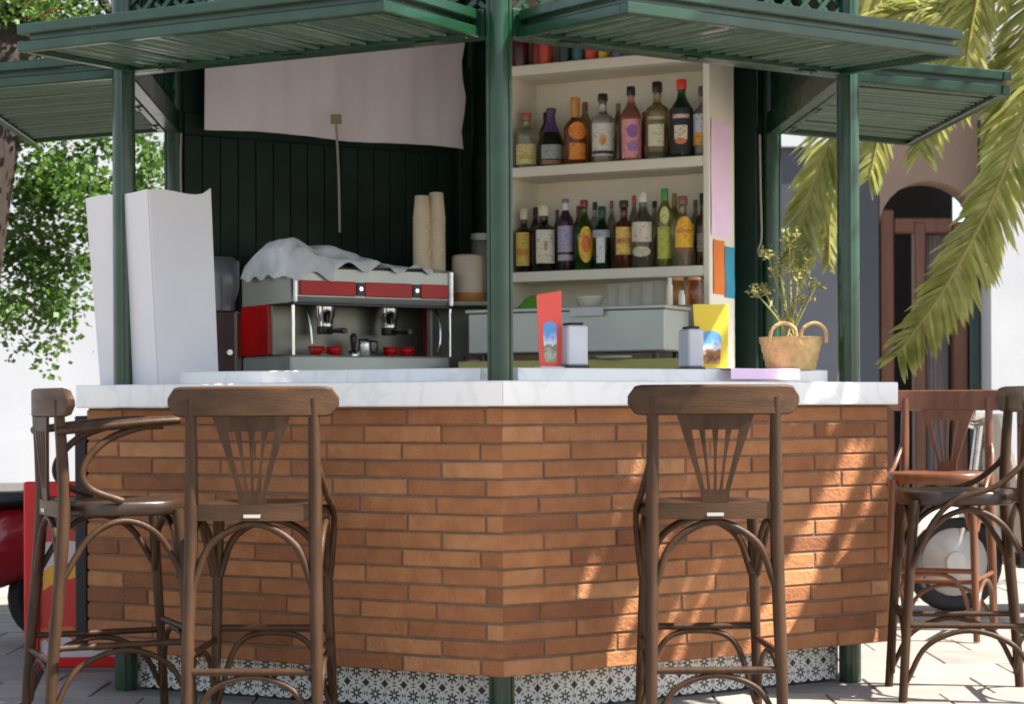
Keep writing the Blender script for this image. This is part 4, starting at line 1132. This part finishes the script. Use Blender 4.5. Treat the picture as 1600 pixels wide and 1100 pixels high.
# right: facade with dark blue wall, tall wooden doorway and white wall
FY = 14.0
fx = lambda px: (px-800)/F*FY
fb = thing('corner_house', 'house with slate blue wall, wooden doorway and white corner beyond the palm', 'house', (fx(1220), FY, 0))
X = lambda px: fx(px) - fx(1220)
m = MB(); m.box(X(1000), X(1374), 0, .3, 0, 2.86); m.build('slate_wall', SLATE, fb)
m = MB(); m.bbox(X(1000), X(1374), -.05, .3, 2.862, 2.96); m.build('string_course', PLAST, fb)
m = MB(); m.box(X(1000), X(1374), .01, .3, 2.962, 6.5); m.build('upper_wall', PLASTP, fb)
m = MB(); 
k = 14; xa, xb = X(1376), X(1530); zc = 2.30; rr = (xb-xa)/2
arch = [(xa, 6.5), (xa, zc)] + [((xa+xb)/2 - rr*math.cos(math.pi*i/k), zc + .32*math.sin(math.pi*i/k)) for i in range(1, k)] + [(xb, zc), (xb, 6.5)]
m.prism(arch, 1, .012, .3); m.build('door_surround', PLASTP, fb)
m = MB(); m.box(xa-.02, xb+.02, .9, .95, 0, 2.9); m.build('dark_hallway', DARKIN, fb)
for px0, px1 in ((1378, 1400), (1432, 1450), (1494, 1516)):
    m = MB(); m.bbox(X(px0), X(px1), .05, .16, 0, 2.33 if px0 != 1378 else 2.42, .01); m.build('door_post', DOORW, fb)
m = MB(); m.bbox(X(1400)+.002, X(1494)-.002, .06, .15, 2.25, 2.36, .01); m.build('door_lintel', DOORW, fb)
m = MB(); vv = []; ff = []
for i in range(21):
    x = X(1460) + (X(1492)-X(1460))*i/20
    for z in (.05, 2.25): vv.append((x, .24 + .02*math.sin(i*1.5), z))
ff = [(2*i, 2*i+2, 2*i+3, 2*i+1) for i in range(20)]
m.add(vv, ff, True); m.build('curtain', CURT, fb)
m = MB(); m.bbox(X(1518), X(1534), .03, .2, 0, 2.4, .01); m.build('shutter_edge', mat('dark_teal_paint', (.03, .06, .065), rough=.5), fb)
m = MB(); m.box(X(1536), X(1536)+6, -.25, .3, 0, 6.5); m.build('white_wall', PLAST, fb)

# ------------------------------------------------------------------ tree on the left
rt = random.Random(5)
tr = thing('leafy_tree', 'leafy green tree with dark trunk in front of the white building', 'tree', (-2.78, 10.2, 0))
TO = Vector((-2.78, 10.2, 0))
m = MB()
tp = bez([(-.06, -.5, 0), (-.02, -.5, .9), (.07, -.48, 1.7), (.20, -.42, 2.5), (.32, -.2, 3.3), (.36, 0, 4.2)], 6)
m.tube(tp, [.215-.004*i for i in range(len(tp))], 14)
m.build('trunk', BARK, tr)
m = MB()
ends = [(.75,-.1,3.0),(1.2,.0,2.9),(-.6,.2,3.6),(.3,-.6,3.4),(.9,.5,3.8),(.2,.8,4.2),(-.4,-.5,4.3)]
for e_ in ends:
    b0 = tp[rt.randint(14, 24)]; e_ = Vector(e_); md = (b0+e_)/2 + Vector((0,0,.25))
    pts = bez([b0, md, e_], 6); m.tube(pts, [.06*(1-.75*i/len(pts)) for i in range(len(pts))], 8)
m.build('limb', BARK, tr)
LV = MB(); vv = []; ff = []
def leaf_at(q, size):
    d = Vector((rt.gauss(0,1), rt.gauss(0,1), rt.gauss(-.5,.7))).normalized()*size
    s_ = d.cross(Vector((rt.gauss(0,1), rt.gauss(0,1), rt.gauss(0,1)))).normalized()*size*.42
    i = len(vv)
    vv.extend([q, q+d*.5+s_, q+d, q+d*.5-s_]); ff.append((i, i+1, i+2, i+3))
clumps = [(70,270,10.0,.26,.22,520),(110,320,10.0,.20,.25,430),(60,350,10.1,.20,.25,380),(120,400,10.0,.14,.17,210),(50,430,10.1,.22,.22,330),(90,455,10.0,.13,.12,130),
          (55,495,10.05,.13,.13,110),(62,535,10.0,.05,.09,40),(130,455,10.0,.06,.07,36),(95,500,10.0,.06,.06,30),(240,260,10.3,.16,.24,320),(180,250,10.2,.2,.2,300),(20,520,10.3,.06,.08,30),(28,470,10.2,.10,.16,90),
          (20,60,9.9,.35,.45,800),(110,20,10.2,.30,.15,280),(60,-70,10.1,.6,.35,900),(-90,150,10.2,.5,.6,900),(-120,380,10.3,.4,.5,500),(-30,-40,9.6,.5,.5,700),(180,10,10.5,.14,.10,90)]
for px, py, Y, rx, rz_, n_ in clumps:
    c = at(px, py, Y) - TO
    subs = [(c + Vector((rt.gauss(0,.5)*rx, rt.gauss(0,.5)*.3, rt.gauss(0,.5)*rz_))) for _ in range(max(3, n_//28))]
    for _ in range(int(n_*2.6)):
        s_ = rt.choice(subs)
        leaf_at(s_ + Vector((rt.gauss(0,.05), rt.gauss(0,.06), rt.gauss(0,.05))), rt.uniform(.018, .046))
c0 = Vector((.4, .2, 4.4))
for _ in range(7000):
    d = Vector((rt.gauss(0,1), rt.gauss(0,1), rt.gauss(0,1))).normalized()*rt.uniform(.5,1.0)
    q = c0 + Vector((d.x*1.5, d.y*1.3, d.z*1.0)); leaf_at(q, rt.uniform(.05,.09))
LV.add(vv, ff); LV.build('crown', LEAF, tr)
BL_ = MB(); vv = []; ff = []
for _ in range(150):
    q = at(rt.gauss(64, 13), rt.gauss(10, 7), 9.75) - TO; leaf_at(q, .02)
BL_.add(vv, ff); BL_.build('blossom', paint((.60, .22, .03), .7), tr)

# ------------------------------------------------------------------ palm to the right, crown out of frame
PC = Vector((4.1, 8.6, 4.6))
pt = thing('palm_tree', 'date palm hanging yellow green fronds into the top corner', 'palm', (4.3, 8.7, 0))
PO = Vector((4.3, 8.7, 0))
m = MB(); pts = bez([(0,0,0),(.03,0,1.2),(0,-.02,2.6),(-.1,-.05,3.8),(-.2,-.1,4.6)], 8)
m.tube(pts, [.19+.018*(i % 2) for i in range(len(pts))], 14); m.build('trunk', BARK, pt)
rpm = random.Random(21)
def frond(ctrl, nl=60, ll=.42, droop=.35, spread=1.0, start=.12, wid=.011, side=None):
    pts = bez([Vector(c) for c in ctrl], 14); n_ = len(pts)
    m = MB(); m.tube([p - PO for p in pts], [.015*(1-.8*i/n_)+.002 for i in range(n_)], 6)
    fr = m.build('frond_rib', RACHIS, pt)
    vv = []; ff = []
    # length param
    for i in range(nl):
        t = start + (1-start)*i/(nl-1); f_ = t*(n_-1); k = min(n_-2, int(f_)); p = pts[k].lerp(pts[k+1], f_-k)
        T = (pts[min(n_-1, k+2)] - pts[max(0, k-1)]).normalized()
        sd_ = T.cross(Vector((0,0,1)))
        if sd_.length < .2: sd_ = T.cross(side or Vector((0,1,0)))
        if side is not None: sd_ = (side - T*side.dot(T))
        sd_.normalize(); N_ = sd_.cross(T).normalized()
        L_ = ll*(.45+.55*math.sin(math.pi*min(1, .12+.86*t)))*rpm.uniform(.85, 1.1)
        for s in (-1, 1):
            a_ = R(rpm.uniform(38, 56)); v_ = rpm.uniform(.05, .42)
            d = (T*math.cos(a_) + sd_*s*math.sin(a_)*spread + N_*v_).normalized()
            wv = (d.cross(N_)).normalized()*wid; wv = (Matrix.Rotation(rpm.uniform(-.9,.9), 3, d) @ wv)
            q0 = p; q1 = p + d*L_*.45; q2 = p + d*L_*.8 + Vector((0,0,-droop*L_*.22)); q3 = p + d*L_ + Vector((0,0,-droop*L_*.5))
            j = len(vv)
            vv += [q0-wv*.5-PO, q0+wv*.5-PO, q1-wv-PO, q1+wv-PO, q2-wv*.7-PO, q2+wv*.7-PO, q3-PO]
            ff += [(j, j+1, j+3, j+2), (j+2, j+3, j+5, j+4), (j+4, j+5, j+6)]
    m = MB(); m.add(vv, ff); m.build('leaflets', PALM, fr)
X1 = Vector((1, .15, 0))
# fronds in view
SV = Vector((.9, -.5, .35))
frond([PC, at(1740,-210,8.9), at(1650,60,9.2), at(1565,285,9.2), at(1485,440,9.2), at(1404,556,9.2)], 150, .29, .2, .9, .25, .012, SV)
frond([PC, at(1730,-260,9.3), at(1670,-40,9.8), at(1612,150,9.9), at(1570,300,9.9), at(1540,420,9.9)], 100, .24, .3, .8, .3, .011, X1)
frond([PC, at(1640,-300,8.6), at(1560,-130,8.9), at(1525,20,9.0), at(1500,170,9.1)], 80, .26, .3, .8, .3, .011, X1)
frond([PC, at(1500,-330,9.6), at(1390,-60,10.6), at(1320,160,11.0), at(1270,300,11.1), at(1236,410,11.1)], 110, .34, .25, .7, .3, .013, SV)
frond([PC, at(1500,-260,9.9), at(1390,0,11.0), at(1325,200,11.3), at(1300,330,11.3), at(1296,412,11.3)], 90, .14, .5, .6, .3, .011, X1)
frond([PC, at(1560,-330,9.6), at(1450,-150,10.4), at(1410,60,10.8), at(1378,200,10.9), at(1360,280,10.9)], 90, .26, .3, .7, .3, .012, X1)
frond([PC, at(1680,-120,8.9), at(1590,-20,9.2), at(1520,20,9.3), at(1420,20,9.4), at(1350,50,9.5)], 90, .26, .6, .8, .3, .012)
# fronds over the kiosk front (out of frame) that dapple the sun: each given by the line its rib's shade takes on the brick front
def wall_pt(px, py):
    a_ = R(30) + TW; d = Vector((math.cos(a_), math.sin(a_), 0)); k = (px-800)/F
    t = (k*V0.y - V0.x)/(d.x - k*d.y); q = V0 + d*t
    return Vector((q.x, q.y, HC - (py-634)/F*q.y))
def shade_frond(p0, p1, t0, t1, nl=70, ll=.42, wid=.014, st=.1):
    a1 = wall_pt(*p0) + sd*t0; a2 = wall_pt(*p1) + sd*t1
    mid = (a1+a2)/2 + Vector((0,0,.06)); side = (a2-a1).cross(sd).normalized()
    frond([a1 + (PC-a1)*.5 + Vector((0,0,.3)), a1, mid, a2], nl, ll, .2, 1.0, st, wid, side)
for x_, y0_, y1_, ll_, w_ in ((835,440,1000,.40,.030),(962,430,1080,.33,.028),(1102,430,1080,.17,.026),(1020,360,620,.42,.03),(1130,380,640,.36,.03),(1182,450,1010,.15,.024),(1290,620,1120,.15,.02),(1330,420,600,.3,.03),(1480,700,1130,.16,.02),(1238,640,1120,.07,.012),(1340,620,1120,.08,.012),(1420,560,1000,.07,.012),(1205,700,1080,.06,.012)):
    f_ = lambda y: x_ - (y-640)*.50
    shade_frond((f_(y0_), y0_), (f_(y1_), y1_), 3.8 if y0_ > 430 else 3.6, 3.3, 120, ll_, w_, .33)
frond([PC, at(1700,-260,9.0), at(1640,-60,9.4), at(1590,90,9.5), at(1560,210,9.5)], 110, .30, .3, .8, .3, .011, SV)
frond([PC, at(1620,-280,9.6), at(1510,-80,10.6), at(1470,90,10.9), at(1440,240,10.9)], 100, .30, .3, .8, .3, .012, SV)
for q_ in (45, 80):
    q = R(q_); L_ = rpm.uniform(2.0, 2.6)
    e_ = PC + Vector((math.cos(q)*L_, math.sin(q)*L_, rpm.uniform(-.8, .4))); a1 = PC.lerp(e_, .33)+Vector((0,0,.7)); a2 = PC.lerp(e_, .68)+Vector((0,0,.6))
    frond([PC, a1, a2, e_], 50, .45, .5, 1.0, .12, .016)
